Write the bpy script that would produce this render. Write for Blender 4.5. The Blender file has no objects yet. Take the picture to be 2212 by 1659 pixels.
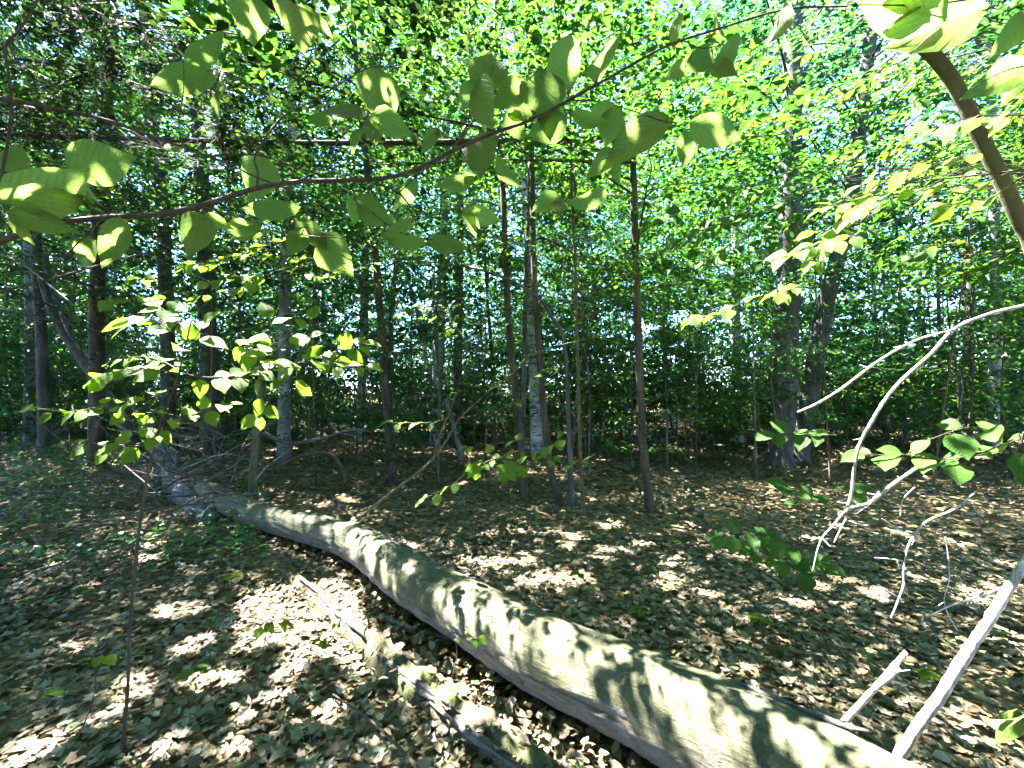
import bpy, math, random
import numpy as np
from mathutils import Vector, Matrix

random.seed(7)
rng = np.random.default_rng(11)
scene = bpy.context.scene
COL = scene.collection

# ------------------------------------------------------------------ camera, sky, sun, exposure
CAM = np.array([0.0, 0.0, 1.55])
PITCH = math.radians(1.15)
FPX = 400.0                                    # focal length in pixels of a 1024 wide frame
cam_d = bpy.data.cameras.new("camera")
cam_d.sensor_width = 36.0
cam_d.lens = 36.0 * FPX / 1024.0
cam_d.clip_start = 0.02
cam_d.clip_end = 2000.0
cam = bpy.data.objects.new("camera", cam_d)
cam.location = CAM
cam.rotation_euler = (math.radians(90) + PITCH, 0, 0)
COL.objects.link(cam)
scene.camera = cam

SUN = np.array([-0.425, 0.25, 0.87]); SUN /= np.linalg.norm(SUN)
world = bpy.data.worlds.new("World"); scene.world = world
world.use_nodes = True
wn = world.node_tree
sky = wn.nodes.new("ShaderNodeTexSky")
sky.sky_type = 'NISHITA'; sky.sun_disc = False
sky.sun_elevation = math.asin(SUN[2]); sky.sun_rotation = math.atan2(SUN[0], SUN[1])
sky.air_density = 0.8; sky.dust_density = 0.0; sky.ozone_density = 9.0
bg = wn.nodes["Background"]; bg.inputs["Strength"].default_value = 0.10
wn.links.new(sky.outputs[0], bg.inputs["Color"])

sun_d = bpy.data.lights.new("sun", 'SUN'); sun_d.energy = 5.0; sun_d.angle = math.radians(0.43)
sun_d.color = (1.0, 0.965, 0.945)
sun = bpy.data.objects.new("sun", sun_d); COL.objects.link(sun)
sun.rotation_euler = Vector(SUN).to_track_quat('Z', 'Y').to_euler()

vs = scene.view_settings
vs.view_transform = 'Standard'; vs.look = 'None'; vs.gamma = 1.0; vs.exposure = 4.85
vs.use_curve_mapping = False
scene.cycles.max_bounces = 6; scene.cycles.diffuse_bounces = 3; scene.cycles.transmission_bounces = 5
scene.cycles.debug_bvh_type = 'STATIC_BVH'; scene.cycles.use_adaptive_sampling = True; scene.cycles.adaptive_threshold = .03
scene.cycles.glossy_bounces = 2; scene.cycles.use_denoising = True
scene.cycles.caustics_reflective = False; scene.cycles.caustics_refractive = False
scene.cycles.sample_clamp_indirect = 8.0

# ------------------------------------------------------------------ helpers
S = 1024.0 / 2212.0                            # measurements were taken on a 2212 px wide view
cp, sp_ = math.cos(PITCH), math.sin(PITCH)
FWD = np.array([0, cp, sp_]); UPV = np.array([0, -sp_, cp]); RGT = np.array([1.0, 0, 0])

def P(x, y, D):                                # a point of the place, seen at x, y, D metres ahead
    return CAM + D * (FWD + (x * S - 512) / FPX * RGT + (384 - y * S) / FPX * UPV)

def gz(x, y):                                  # height of the forest floor
    x = np.asarray(x, float); y = np.asarray(y, float)
    d = np.sqrt(x * x + y * y)
    far = np.clip((d - 5) / 14, 0, 1)
    h = .018 * np.sin(2.1 * x + 1.3) * np.cos(1.7 * y) + .012 * np.sin(4.3 * x - 2.2 * y)
    h = h + far * (.22 * np.sin(.31 * x + .6) * np.cos(.27 * y + .4) + .1 * np.sin(.8 * x + .5 * y))
    return h

def G(x, y, z=0.0):                            # where the line of sight meets the floor (height z above it)
    d = FWD + (x * S - 512) / FPX * RGT + (384 - y * S) / FPX * UPV
    t = (z - CAM[2]) / d[2] if d[2] < -1e-4 else 60.0
    for _ in range(4):
        p = CAM + t * d
        t = (z + float(gz(p[0], p[1])) - CAM[2]) / d[2]
    return CAM + t * d

def nrmz(v):
    v = np.asarray(v, float)
    return v / np.maximum(np.linalg.norm(v, axis=-1, keepdims=True), 1e-9)

class Geo:
    """collects vertices and faces and links them as one mesh object"""
    def __init__(s):
        s.v = []; s.loops = []; s.tot = []; s.r = []; s.uv = []; s.n = 0
    def add(s, v, faces, r=None, uv=None):
        v = np.asarray(v, float).reshape(-1, 3)
        f = np.asarray(faces, np.int64)
        s.v.append(v); s.loops.append((f + s.n).ravel()); s.tot.append(np.full(len(f), f.shape[1], np.int64))
        s.r.append(np.zeros(len(v)) if r is None else np.broadcast_to(np.asarray(r, float), (len(v),)))
        s.uv.append(np.zeros((len(v), 2)) if uv is None else np.asarray(uv, float))
        s.n += len(v)
    def mesh(s, name, smooth=False):
        me = bpy.data.meshes.new(name)
        v = np.concatenate(s.v); lo = np.concatenate(s.loops); to = np.concatenate(s.tot)
        me.vertices.add(len(v)); me.vertices.foreach_set("co", v.astype(np.float32).ravel())
        me.loops.add(len(lo)); me.loops.foreach_set("vertex_index", lo.astype(np.int32))
        me.polygons.add(len(to))
        me.polygons.foreach_set("loop_start", np.concatenate([[0], np.cumsum(to)[:-1]]).astype(np.int32))
        me.polygons.foreach_set("loop_total", to.astype(np.int32))
        if smooth: me.polygons.foreach_set("use_smooth", np.ones(len(to), bool))
        a = me.attributes.new("rnd", 'FLOAT', 'POINT'); a.data.foreach_set("value", np.concatenate(s.r).astype(np.float32))
        uvl = me.uv_layers.new(name="uv")
        uvl.data.foreach_set("uv", np.concatenate(s.uv)[lo].astype(np.float32).ravel())
        me.update(calc_edges=True)
        return me
    def build(s, name, mat, parent=None, smooth=False):
        if not s.v: return None
        me = s.mesh(name, smooth); me.materials.append(mat)
        return link(name, me, parent)

def link(name, data, parent=None):
    o = bpy.data.objects.new(name, data); COL.objects.link(o)
    if parent is not None:
        o.parent = parent; o.matrix_parent_inverse = Matrix.Translation(parent.location).inverted()
    return o

def empty(name, loc):
    o = bpy.data.objects.new(name, None); o.location = Vector(loc); o.empty_display_size = .1
    COL.objects.link(o); return o

def tag(o, label=None, cat=None, group=None, kind=None):
    if label: o["label"] = label
    if cat: o["category"] = cat
    if group: o["group"] = group
    if kind: o["kind"] = kind
    return o

def smooth_path(pts, n):                       # Catmull-Rom through pts (rows may hold x, y, z, radius)
    p = np.asarray(pts, float)
    if len(p) < 3:
        t = np.linspace(0, 1, n)[:, None]; return p[0] * (1 - t) + p[-1] * t
    q = np.vstack([2 * p[0] - p[1], p, 2 * p[-1] - p[-2]])
    m = len(p) - 1
    t = np.linspace(0, m, n); i = np.minimum(t.astype(int), m - 1); f = (t - i)[:, None]
    a, b, c, d = q[i], q[i + 1], q[i + 2], q[i + 3]
    return .5 * (2 * b + (c - a) * f + (2 * a - 5 * b + 4 * c - d) * f ** 2 + (3 * b - a - 3 * c + d) * f ** 3)

def tubes(g, Pk, Rk, sides=5, rnd=0.0, rough=0.0, cap=True):
    """Pk (K, m, 3) centre lines, Rk (K, m) radii, K tubes at once"""
    Pk = np.asarray(Pk, float); Rk = np.asarray(Rk, float)
    if Pk.ndim == 2: Pk = Pk[None]; Rk = Rk[None]
    K, m, _ = Pk.shape
    if K == 0: return
    T = np.gradient(Pk, axis=1); T = nrmz(T)
    mean = nrmz(Pk[:, -1] - Pk[:, 0])
    ref = np.where(np.abs(mean[:, 2:3]) > .8, np.array([[1.0, .1, 0]]), np.array([[0, .05, 1.0]]))[:, None, :]
    U = nrmz(np.cross(T, np.broadcast_to(ref, T.shape))); V = np.cross(T, U)
    a = np.arange(sides) / sides * 2 * math.pi
    rr = Rk[:, :, None] * np.ones(sides)
    if rough: rr = rr * (1 + rough * rng.standard_normal(rr.shape))
    v = Pk[:, :, None, :] + rr[..., None] * (np.cos(a)[None, None, :, None] * U[:, :, None, :] + np.sin(a)[None, None, :, None] * V[:, :, None, :])
    idx = np.arange(K * m * sides).reshape(K, m, sides)
    A = idx[:, :-1, :]; B = np.roll(A, -1, 2); D = idx[:, 1:, :]; C = np.roll(D, -1, 2)
    f = np.stack([A, B, C, D], -1).reshape(-1, 4)
    ln = np.cumsum(np.concatenate([np.zeros((K, 1)), np.linalg.norm(np.diff(Pk, axis=1), axis=2)], 1), 1)
    uv = np.stack(np.broadcast_arrays((np.arange(sides) / sides)[None, None, :], ln[:, :, None]), -1).reshape(-1, 2)
    r = np.broadcast_to(np.asarray(rnd, float).reshape(-1, 1, 1) if np.ndim(rnd) else np.full((1, 1, 1), float(rnd)), (K, m, sides)).reshape(-1)
    g.add(v.reshape(-1, 3), f, r, uv)
    if cap:
        base = g.n - K * m * sides
        for e in (idx[:, 0, ::-1], idx[:, -1, :]):
            g.loops.append((e + base).ravel()); g.tot.append(np.full(K, sides, np.int64))

# leaf outlines: x along the leaf 0..1, y across, z up
DIAMOND = (np.array([[0, 0, 0], [.42, .5, .07], [1, 0, -.06], [.42, -.5, .07]]), np.array([[0, 3, 2, 1]]))
TRI = (np.array([[0, 0, .02], [.75, .55, 0], [1, -.42, -.04]]), np.array([[0, 2, 1]]))
HEX = (np.array([[0, 0, 0], [.28, .44, .08], [.68, .40, .07], [1, 0, -.08], [.68, -.40, .07], [.28, -.44, .08], [.5, 0, 0.0]]),
       np.array([[0, 6, 1, 1], [0, 5, 6, 6], [1, 6, 2, 2], [6, 5, 4, 4], [2, 6, 3, 3], [6, 4, 3, 3]])[:, :3])
def feather(n=4):                              # a hemlock twig with its needles
    v = []; f = []
    for i in range(n):
        x = (i + .4) / n; w = .5 * (1 - .55 * x) * (.55 + .9 * min(1, x * 3.2)) * .8
        for sgn in (1, -1):
            k = len(v)
            v += [[x - .035, 0, 0], [x + .035, 0, 0], [x + .12, sgn * w, -.03]]
            f.append([k, k + 1, k + 2] if sgn > 0 else [k + 1, k, k + 2])
    k = len(v); v += [[0, .02, 0], [0, -.02, 0], [1.05, 0, 0]]; f.append([k, k + 1, k + 2])
    return np.array(v, float), np.array(f)
FEATHER = feather()
MAPLE = (np.array([[0, 0, 0], [.05, .34, .04], [.34, .26, .03], [.42, .60, .10], [.60, .24, .02], [1, 0, -.03], [.60, -.24, .02],
                   [.42, -.60, .10], [.34, -.26, .03], [.05, -.34, .04]]),
         np.array([[0, 2, 1], [0, 4, 2], [2, 4, 3], [0, 6, 4], [4, 6, 5], [0, 8, 6], [6, 8, 7], [0, 9, 8]]))

def leaves(g, tpl, pos, d, n, L, W, rnd, curl=None):
    T, F = tpl; N = len(pos)
    if N == 0: return
    d = nrmz(d); n = n - (n * d).sum(1, keepdims=True) * d; n = nrmz(n); s = np.cross(n, d)
    z = T[None, :, 2] * L[:, None]
    if curl is not None: z = z + curl[:, None] * L[:, None] * ((T[None, :, 0] - .5) ** 2 + 1.2 * T[None, :, 1] ** 2)
    v = pos[:, None, :] + (T[None, :, 0] * L[:, None])[..., None] * d[:, None, :] + (T[None, :, 1] * W[:, None])[..., None] * s[:, None, :] + z[..., None] * n[:, None, :]
    f = (F[None] + (np.arange(N) * len(T))[:, None, None]).reshape(-1, F.shape[1])
    g.add(v.reshape(-1, 3), f, np.repeat(rnd, len(T)), np.tile(np.stack([T[:, 1] + .5, T[:, 0]], 1), (N, 1)))

# ------------------------------------------------------------------ materials
def nt(name):
    m = bpy.data.materials.new(name); m.use_nodes = True
    t = m.node_tree; t.nodes.clear()
    return m, t, t.nodes.new("ShaderNodeOutputMaterial")
def N(t, kind, **kw):
    n = t.nodes.new(kind)
    for k, v in kw.items():
        if k in n.inputs: n.inputs[k].default_value = v
        else: setattr(n, k, v)
    return n
def ramp(t, fac, stops):
    r = t.nodes.new("ShaderNodeValToRGB"); e = r.color_ramp.elements
    while len(e) < len(stops): e.new(.5)
    for el, (p, c) in zip(e, stops): el.position = p; el.color = (*c, 1)
    t.links.new(fac, r.inputs[0]); return r.outputs[0]
def mix(t, fac, a, b, mode='MIX'):
    m = t.nodes.new("ShaderNodeMix"); m.data_type = 'RGBA'; m.blend_type = mode
    for sock, val in ((m.inputs[0], fac), (m.inputs[6], a), (m.inputs[7], b)):
        if isinstance(val, bpy.types.NodeSocket): t.links.new(val, sock)
        else: sock.default_value = val if not isinstance(val, tuple) else (*val, 1)
    return m.outputs[2]

def leaf_material(name, cols, trans, tfac=.45, rough=.42, spec=.45, veins=False, objrand=False):
    m, t, out = nt(name)
    if objrand:
        rs = t.nodes.new("ShaderNodeObjectInfo").outputs["Random"]
    else:
        rs = N(t, "ShaderNodeAttribute", attribute_name="rnd").outputs["Fac"]
    c = ramp(t, rs, cols); ct = ramp(t, rs, trans)
    pb = t.nodes.new("ShaderNodeBsdfPrincipled"); pb.inputs["Roughness"].default_value = rough
    pb.inputs["Specular IOR Level"].default_value = spec
    if veins:
        uv = t.nodes.new("ShaderNodeUVMap"); sx = t.nodes.new("ShaderNodeSeparateXYZ"); t.links.new(uv.outputs[0], sx.inputs[0])
        a = N(t, "ShaderNodeMath", operation='SUBTRACT'); t.links.new(sx.outputs[0], a.inputs[0]); a.inputs[1].default_value = .5
        b = N(t, "ShaderNodeMath", operation='ABSOLUTE'); t.links.new(a.outputs[0], b.inputs[0])
        k = N(t, "ShaderNodeMath", operation='MULTIPLY_ADD'); t.links.new(b.outputs[0], k.inputs[0]); k.inputs[1].default_value = -.75
        t.links.new(sx.outputs[1], k.inputs[2])
        w = N(t, "ShaderNodeMath", operation='MULTIPLY'); t.links.new(k.outputs[0], w.inputs[0]); w.inputs[1].default_value = 58.0
        sn = N(t, "ShaderNodeMath", operation='SINE'); t.links.new(w.outputs[0], sn.inputs[0])
        pw = N(t, "ShaderNodeMapRange"); t.links.new(sn.outputs[0], pw.inputs[0]); pw.inputs[1].default_value = .35; pw.inputs[2].default_value = 1
        mid = N(t, "ShaderNodeMapRange"); t.links.new(b.outputs[0], mid.inputs[0]); mid.inputs[1].default_value = .03; mid.inputs[2].default_value = .0
        mx = N(t, "ShaderNodeMath", operation='MAXIMUM'); t.links.new(pw.outputs[0], mx.inputs[0]); t.links.new(mid.outputs[0], mx.inputs[1])
        noi = N(t, "ShaderNodeTexNoise", Scale=38.0, Detail=3.0)
        blot = ramp(t, noi.outputs[0], [(.3, (.72, .74, .7)), (.62, (1.1, 1.08, 1.0))])
        c = mix(t, 1.0, c, blot, 'MULTIPLY'); ct = mix(t, 1.0, ct, blot, 'MULTIPLY')
        vf = N(t, "ShaderNodeMath", operation='MULTIPLY'); t.links.new(mx.outputs[0], vf.inputs[0]); vf.inputs[1].default_value = .24
        ct = mix(t, vf.outputs[0], ct, (.03, .05, .008)); c = mix(t, vf.outputs[0], c, (.13, .16, .05))
        bp = N(t, "ShaderNodeBump", Strength=.6, Distance=.0015); t.links.new(mx.outputs[0], bp.inputs["Height"]); t.links.new(bp.outputs[0], pb.inputs["Normal"])
    t.links.new(c, pb.inputs["Base Color"])
    tr = t.nodes.new("ShaderNodeBsdfTranslucent"); t.links.new(ct, tr.inputs[0])
    ms = t.nodes.new("ShaderNodeMixShader"); ms.inputs[0].default_value = tfac
    t.links.new(pb.outputs[0], ms.inputs[1]); t.links.new(tr.outputs[0], ms.inputs[2]); t.links.new(ms.outputs[0], out.inputs[0])
    return m

def bark_material(name, cols, scale=9.0, stretch=.25, bump=.4, rough=.85, moss=0.0, mosscol=(.10, .13, .03), bands=False):
    m, t, out = nt(name)
    tc = t.nodes.new("ShaderNodeTexCoord"); mp = t.nodes.new("ShaderNodeMapping"); t.links.new(tc.outputs["Object"], mp.inputs[0])
    mp.inputs["Scale"].default_value = (scale, scale, scale * stretch)
    no = N(t, "ShaderNodeTexNoise", Scale=1.0, Detail=6.0, Roughness=.65); t.links.new(mp.outputs[0], no.inputs["Vector"])
    c = ramp(t, no.outputs[0], cols)
    big = N(t, "ShaderNodeTexNoise", Scale=2.3, Detail=3.0); t.links.new(tc.outputs["Object"], big.inputs["Vector"])
    c = mix(t, 1.0, c, ramp(t, big.outputs[0], [(.3, (.65, .65, .65)), (.7, (1.15, 1.15, 1.15))]), 'MULTIPLY')
    if bands:
        mb = t.nodes.new("ShaderNodeMapping"); t.links.new(tc.outputs["Object"], mb.inputs[0]); mb.inputs["Scale"].default_value = (3, 3, 26)
        nb = N(t, "ShaderNodeTexNoise", Scale=1.0, Detail=3.0); t.links.new(mb.outputs[0], nb.inputs["Vector"])
        c = mix(t, ramp(t, nb.outputs[0], [(.56, (0, 0, 0)), (.63, (1, 1, 1))]), c, (.05, .045, .04))
    if moss:
        nm = N(t, "ShaderNodeTexNoise", Scale=3.1, Detail=5.0, Roughness=.7); t.links.new(tc.outputs["Object"], nm.inputs["Vector"])
        c = mix(t, ramp(t, nm.outputs[0], [(.62 - .3 * moss, (0, 0, 0)), (.75 - .2 * moss, (.8, .8, .8))]), c, mosscol)
    pb = t.nodes.new("ShaderNodeBsdfPrincipled"); pb.inputs["Roughness"].default_value = rough; pb.inputs["Specular IOR Level"].default_value = .25
    t.links.new(c, pb.inputs["Base Color"])
    bp = N(t, "ShaderNodeBump", Strength=bump, Distance=.02); t.links.new(no.outputs[0], bp.inputs["Height"]); t.links.new(bp.outputs[0], pb.inputs["Normal"])
    t.links.new(pb.outputs[0], out.inputs[0])
    return m

M = {}
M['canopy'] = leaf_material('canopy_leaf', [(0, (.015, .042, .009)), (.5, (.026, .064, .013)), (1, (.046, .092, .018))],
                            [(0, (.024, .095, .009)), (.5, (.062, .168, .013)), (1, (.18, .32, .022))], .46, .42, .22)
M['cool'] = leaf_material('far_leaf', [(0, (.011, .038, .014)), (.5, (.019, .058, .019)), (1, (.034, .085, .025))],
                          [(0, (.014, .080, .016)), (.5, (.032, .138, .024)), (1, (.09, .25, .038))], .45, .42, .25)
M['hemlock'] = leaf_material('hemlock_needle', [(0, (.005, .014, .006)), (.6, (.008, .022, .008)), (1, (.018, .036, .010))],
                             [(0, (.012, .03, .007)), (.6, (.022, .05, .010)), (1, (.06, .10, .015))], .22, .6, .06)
M['hemlock_sunlit'] = leaf_material('sunny_hemlock_needle', [(0, (.04, .09, .03)), (.6, (.07, .14, .045)), (1, (.11, .19, .06))],
                             [(0, (.15, .30, .07)), (.6, (.28, .46, .12)), (1, (.42, .58, .2))], .5, .4, .45)  # brighter copy of the hemlock needles, sunlight put into the colours
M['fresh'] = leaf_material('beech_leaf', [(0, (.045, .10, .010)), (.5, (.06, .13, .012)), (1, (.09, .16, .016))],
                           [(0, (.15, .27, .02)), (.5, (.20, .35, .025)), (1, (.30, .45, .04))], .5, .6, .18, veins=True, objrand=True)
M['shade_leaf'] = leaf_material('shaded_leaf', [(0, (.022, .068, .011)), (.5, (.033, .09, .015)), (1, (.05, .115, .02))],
                           [(0, (.05, .16, .015)), (.5, (.07, .20, .016)), (1, (.11, .26, .02))], .45, .55, .12, veins=True, objrand=True)  # darker copy of the beech leaf, shade put into its green
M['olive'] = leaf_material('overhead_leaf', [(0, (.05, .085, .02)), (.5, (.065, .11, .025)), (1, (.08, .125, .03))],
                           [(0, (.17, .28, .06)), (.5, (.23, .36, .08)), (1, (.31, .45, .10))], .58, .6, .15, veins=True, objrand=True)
LITTER = [(0, (.045, .033, .018)), (.25, (.09, .068, .032)), (.5, (.135, .110, .057)), (.75, (.18, .152, .09)), (.93, (.25, .215, .17)), (1, (.06, .11, .03))]
M['litter'] = leaf_material('dry_leaf', LITTER, LITTER, .18, .65, .3)
M['litter_obj'] = leaf_material('dry_leaf_single', LITTER, LITTER, .18, .65, .3, objrand=True)
M['herb'] = leaf_material('herb_leaf', [(0, (.025, .09, .02)), (.5, (.04, .13, .03)), (1, (.08, .18, .05))],
                          [(0, (.06, .22, .02)), (.5, (.1, .3, .03)), (1, (.2, .4, .06))], .4, .4, .5)
M['bark_brown'] = bark_material('brown_bark', [(.3, (.024, .019, .014)), (.5, (.055, .043, .030)), (.7, (.11, .087, .06))], 14, .2, .6)
M['bark_dark'] = bark_material('dark_bark', [(.3, (.03, .029, .028)), (.5, (.072, .068, .064)), (.75, (.15, .143, .135))], 10, .18, .8)
M['bark_grey'] = bark_material('pale_bark', [(.3, (.10, .105, .105)), (.5, (.19, .195, .195)), (.7, (.30, .30, .295))], 7, .6, .25)
M['bark_birch'] = bark_material('birch_bark', [(.3, (.22, .22, .22)), (.5, (.36, .36, .36)), (.7, (.47, .465, .46))], 5, .9, .2, bands=True)
M['twig'] = bark_material('twig_bark', [(.3, (.035, .025, .02)), (.6, (.075, .055, .04)), (.8, (.13, .10, .075))], 60, .5, .3)
M['twig_green'] = bark_material('sapling_bark', [(.3, (.04, .037, .02)), (.55, (.09, .078, .042)), (.75, (.16, .14, .085))], 30, .4, .3)
M['dead'] = bark_material('bleached_wood', [(.3, (.19, .165, .155)), (.5, (.37, .33, .32)), (.75, (.52, .475, .465))], 38, .3, .9, moss=.12, mosscol=(.09, .075, .065))
M['grey_wood'] = bark_material('weathered_wood', [(.3, (.035, .033, .032)), (.5, (.13, .124, .12)), (.75, (.30, .288, .28))], 22, .15, .9)
M['rotten'] = bark_material('rotten_wood', [(.3, (.025, .018, .012)), (.5, (.06, .046, .03)), (.75, (.12, .096, .065))], 18, .3, 1.0, moss=.5)
M['mossy'] = bark_material('mossy_bark', [(.3, (.035, .032, .022)), (.5, (.075, .067, .045)), (.75, (.14, .125, .09))], 16, .3, .5, moss=.8, mosscol=(.065, .078, .026))

# the fallen log: smooth grey beech bark under a thin film of algae, bare and pinkish below
m, t, out = nt('log_bark'); M['log'] = m
uv = t.nodes.new("ShaderNodeUVMap"); tc = t.nodes.new("ShaderNodeTexCoord")
geo = t.nodes.new("ShaderNodeNewGeometry"); sz = t.nodes.new("ShaderNodeSeparateXYZ"); t.links.new(geo.outputs["Normal"], sz.inputs[0])
n1 = N(t, "ShaderNodeTexNoise", Scale=5.0, Detail=7.0, Roughness=.7); t.links.new(tc.outputs["Object"], n1.inputs["Vector"])
mp = t.nodes.new("ShaderNodeMapping"); mp.inputs["Scale"].default_value = (26, 3.2, 1); t.links.new(uv.outputs[0], mp.inputs[0])
n2 = N(t, "ShaderNodeTexNoise", Scale=1.6, Detail=6.0, Roughness=.75); t.links.new(mp.outputs[0], n2.inputs["Vector"])
bare = ramp(t, n2.outputs[0], [(.28, (.05, .040, .032)), (.45, (.125, .105, .09)), (.7, (.215, .19, .172))])
alg = ramp(t, n1.outputs[0], [(.25, (.034, .037, .016)), (.5, (.064, .067, .030)), (.75, (.115, .114, .062))])
s1 = N(t, "ShaderNodeMath", operation='MULTIPLY_ADD'); t.links.new(sz.outputs[2], s1.inputs[0]); s1.inputs[1].default_value = .55
nb = N(t, "ShaderNodeTexNoise", Scale=2.6, Detail=5.0, Roughness=.65); t.links.new(tc.outputs["Object"], nb.inputs["Vector"])
t.links.new(nb.outputs[0], s1.inputs[2])
af = ramp(t, s1.outputs[0], [(.40, (0, 0, 0)), (.66, (.95, .95, .95))])
c = mix(t, af, bare, alg)
vo = N(t, "ShaderNodeTexVoronoi", Scale=1.0, feature='DISTANCE_TO_EDGE'); mv = t.nodes.new("ShaderNodeMapping"); mv.inputs["Scale"].default_value = (9, 5.5, 1)
wv = mix(t, .35, uv.outputs[0], n1.outputs[1]); t.links.new(wv, mv.inputs[0]); t.links.new(mv.outputs[0], vo.inputs["Vector"])
cr = ramp(t, vo.outputs["Distance"], [(0, (.45, .42, .4)), (.05, (1, 1, 1))])
c = mix(t, .7, c, mix(t, 1.0, c, cr, 'MULTIPLY'))
nl_ = N(t, 'ShaderNodeTexNoise', Scale=17.0, Detail=5.0, Roughness=.6); t.links.new(tc.outputs['Object'], nl_.inputs['Vector'])
c = mix(t, ramp(t, nl_.outputs[0], [(.60, (0, 0, 0)), (.66, (.75, .75, .75))]), c, (.14, .138, .115))
c = mix(t, ramp(t, nl_.outputs[0], [(.33, (.7, .7, .7)), (.40, (0, 0, 0))]), c, (.04, .035, .025))
pb = t.nodes.new("ShaderNodeBsdfPrincipled"); pb.inputs["Roughness"].default_value = .75; pb.inputs["Specular IOR Level"].default_value = .25
t.links.new(c, pb.inputs["Base Color"])
b1 = N(t, "ShaderNodeBump", Strength=.9, Distance=.014); t.links.new(n2.outputs[0], b1.inputs["Height"])
b2 = N(t, "ShaderNodeBump", Strength=.6, Distance=.02); t.links.new(n1.outputs[0], b2.inputs["Height"]); t.links.new(b1.outputs[0], b2.inputs["Normal"])
t.links.new(b2.outputs[0], pb.inputs["Normal"]); t.links.new(pb.outputs[0], out.inputs[0])

# forest floor below the loose leaves
m, t, out = nt('forest_floor'); M['floor'] = m
tc = t.nodes.new("ShaderNodeTexCoord")
v1 = N(t, "ShaderNodeTexVoronoi", Scale=16.0); t.links.new(tc.outputs["Object"], v1.inputs["Vector"])
sx = t.nodes.new("ShaderNodeSeparateColor"); t.links.new(v1.outputs["Color"], sx.inputs[0])
c = ramp(t, sx.outputs[0], [(0, (.05, .033, .018)), (.4, (.12, .078, .038)), (.75, (.22, .155, .075)), (1, (.30, .22, .11))])
n3 = N(t, "ShaderNodeTexNoise", Scale=.9, Detail=5.0); t.links.new(tc.outputs["Object"], n3.inputs["Vector"])
c = mix(t, 1.0, c, ramp(t, n3.outputs[0], [(.3, (.55, .55, .5)), (.7, (1.1, 1.1, 1.1))]), 'MULTIPLY')
pb = t.nodes.new("ShaderNodeBsdfPrincipled"); pb.inputs["Roughness"].default_value = .9; pb.inputs["Specular IOR Level"].default_value = .2
t.links.new(c, pb.inputs["Base Color"])
bp = N(t, "ShaderNodeBump", Strength=.8, Distance=.03); t.links.new(v1.outputs["Distance"], bp.inputs["Height"]); t.links.new(bp.outputs[0], pb.inputs["Normal"])
t.links.new(pb.outputs[0], out.inputs[0])

# ------------------------------------------------------------------ ground: one sheet to the horizon
def ground_sheet():
    rr = np.concatenate([[0], np.geomspace(.4, 40, 70), np.geomspace(46, 900, 16)]); na = 96
    a = np.arange(na) / na * 2 * math.pi
    X = np.outer(rr, np.sin(a)); Y = np.outer(rr, np.cos(a)) + 1.0
    Z = gz(X, Y) * np.where(rr[:, None] > 60, 0.3, 1)
    g = Geo(); idx = np.arange(len(rr) * na).reshape(len(rr), na)
    A = idx[:-1]; B = np.roll(A, -1, 1); D = idx[1:]; C = np.roll(D, -1, 1)
    g.add(np.stack([X, Y, Z], -1).reshape(-1, 3), np.stack([A, D, C, B], -1).reshape(-1, 4))
    o = g.build('ground', M['floor'], smooth=True)
    return tag(o, 'brown forest floor under fallen leaves', kind='structure')
ground = ground_sheet()

# ------------------------------------------------------------------ where the sun comes through the canopy
KX, KY = SUN[0] / SUN[2], SUN[1] / SUN[2]
def shadow_uv(p):
    p = np.asarray(p, float); return np.stack([p[..., 0] - KX * p[..., 2], p[..., 1] - KY * p[..., 2]], -1)
GAPS = []                                      # (u, v, r): openings in the leaf canopy, seen along the sun
def gap(p, r): q = shadow_uv(p); GAPS.append((float(q[0]), float(q[1]), r))

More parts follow.
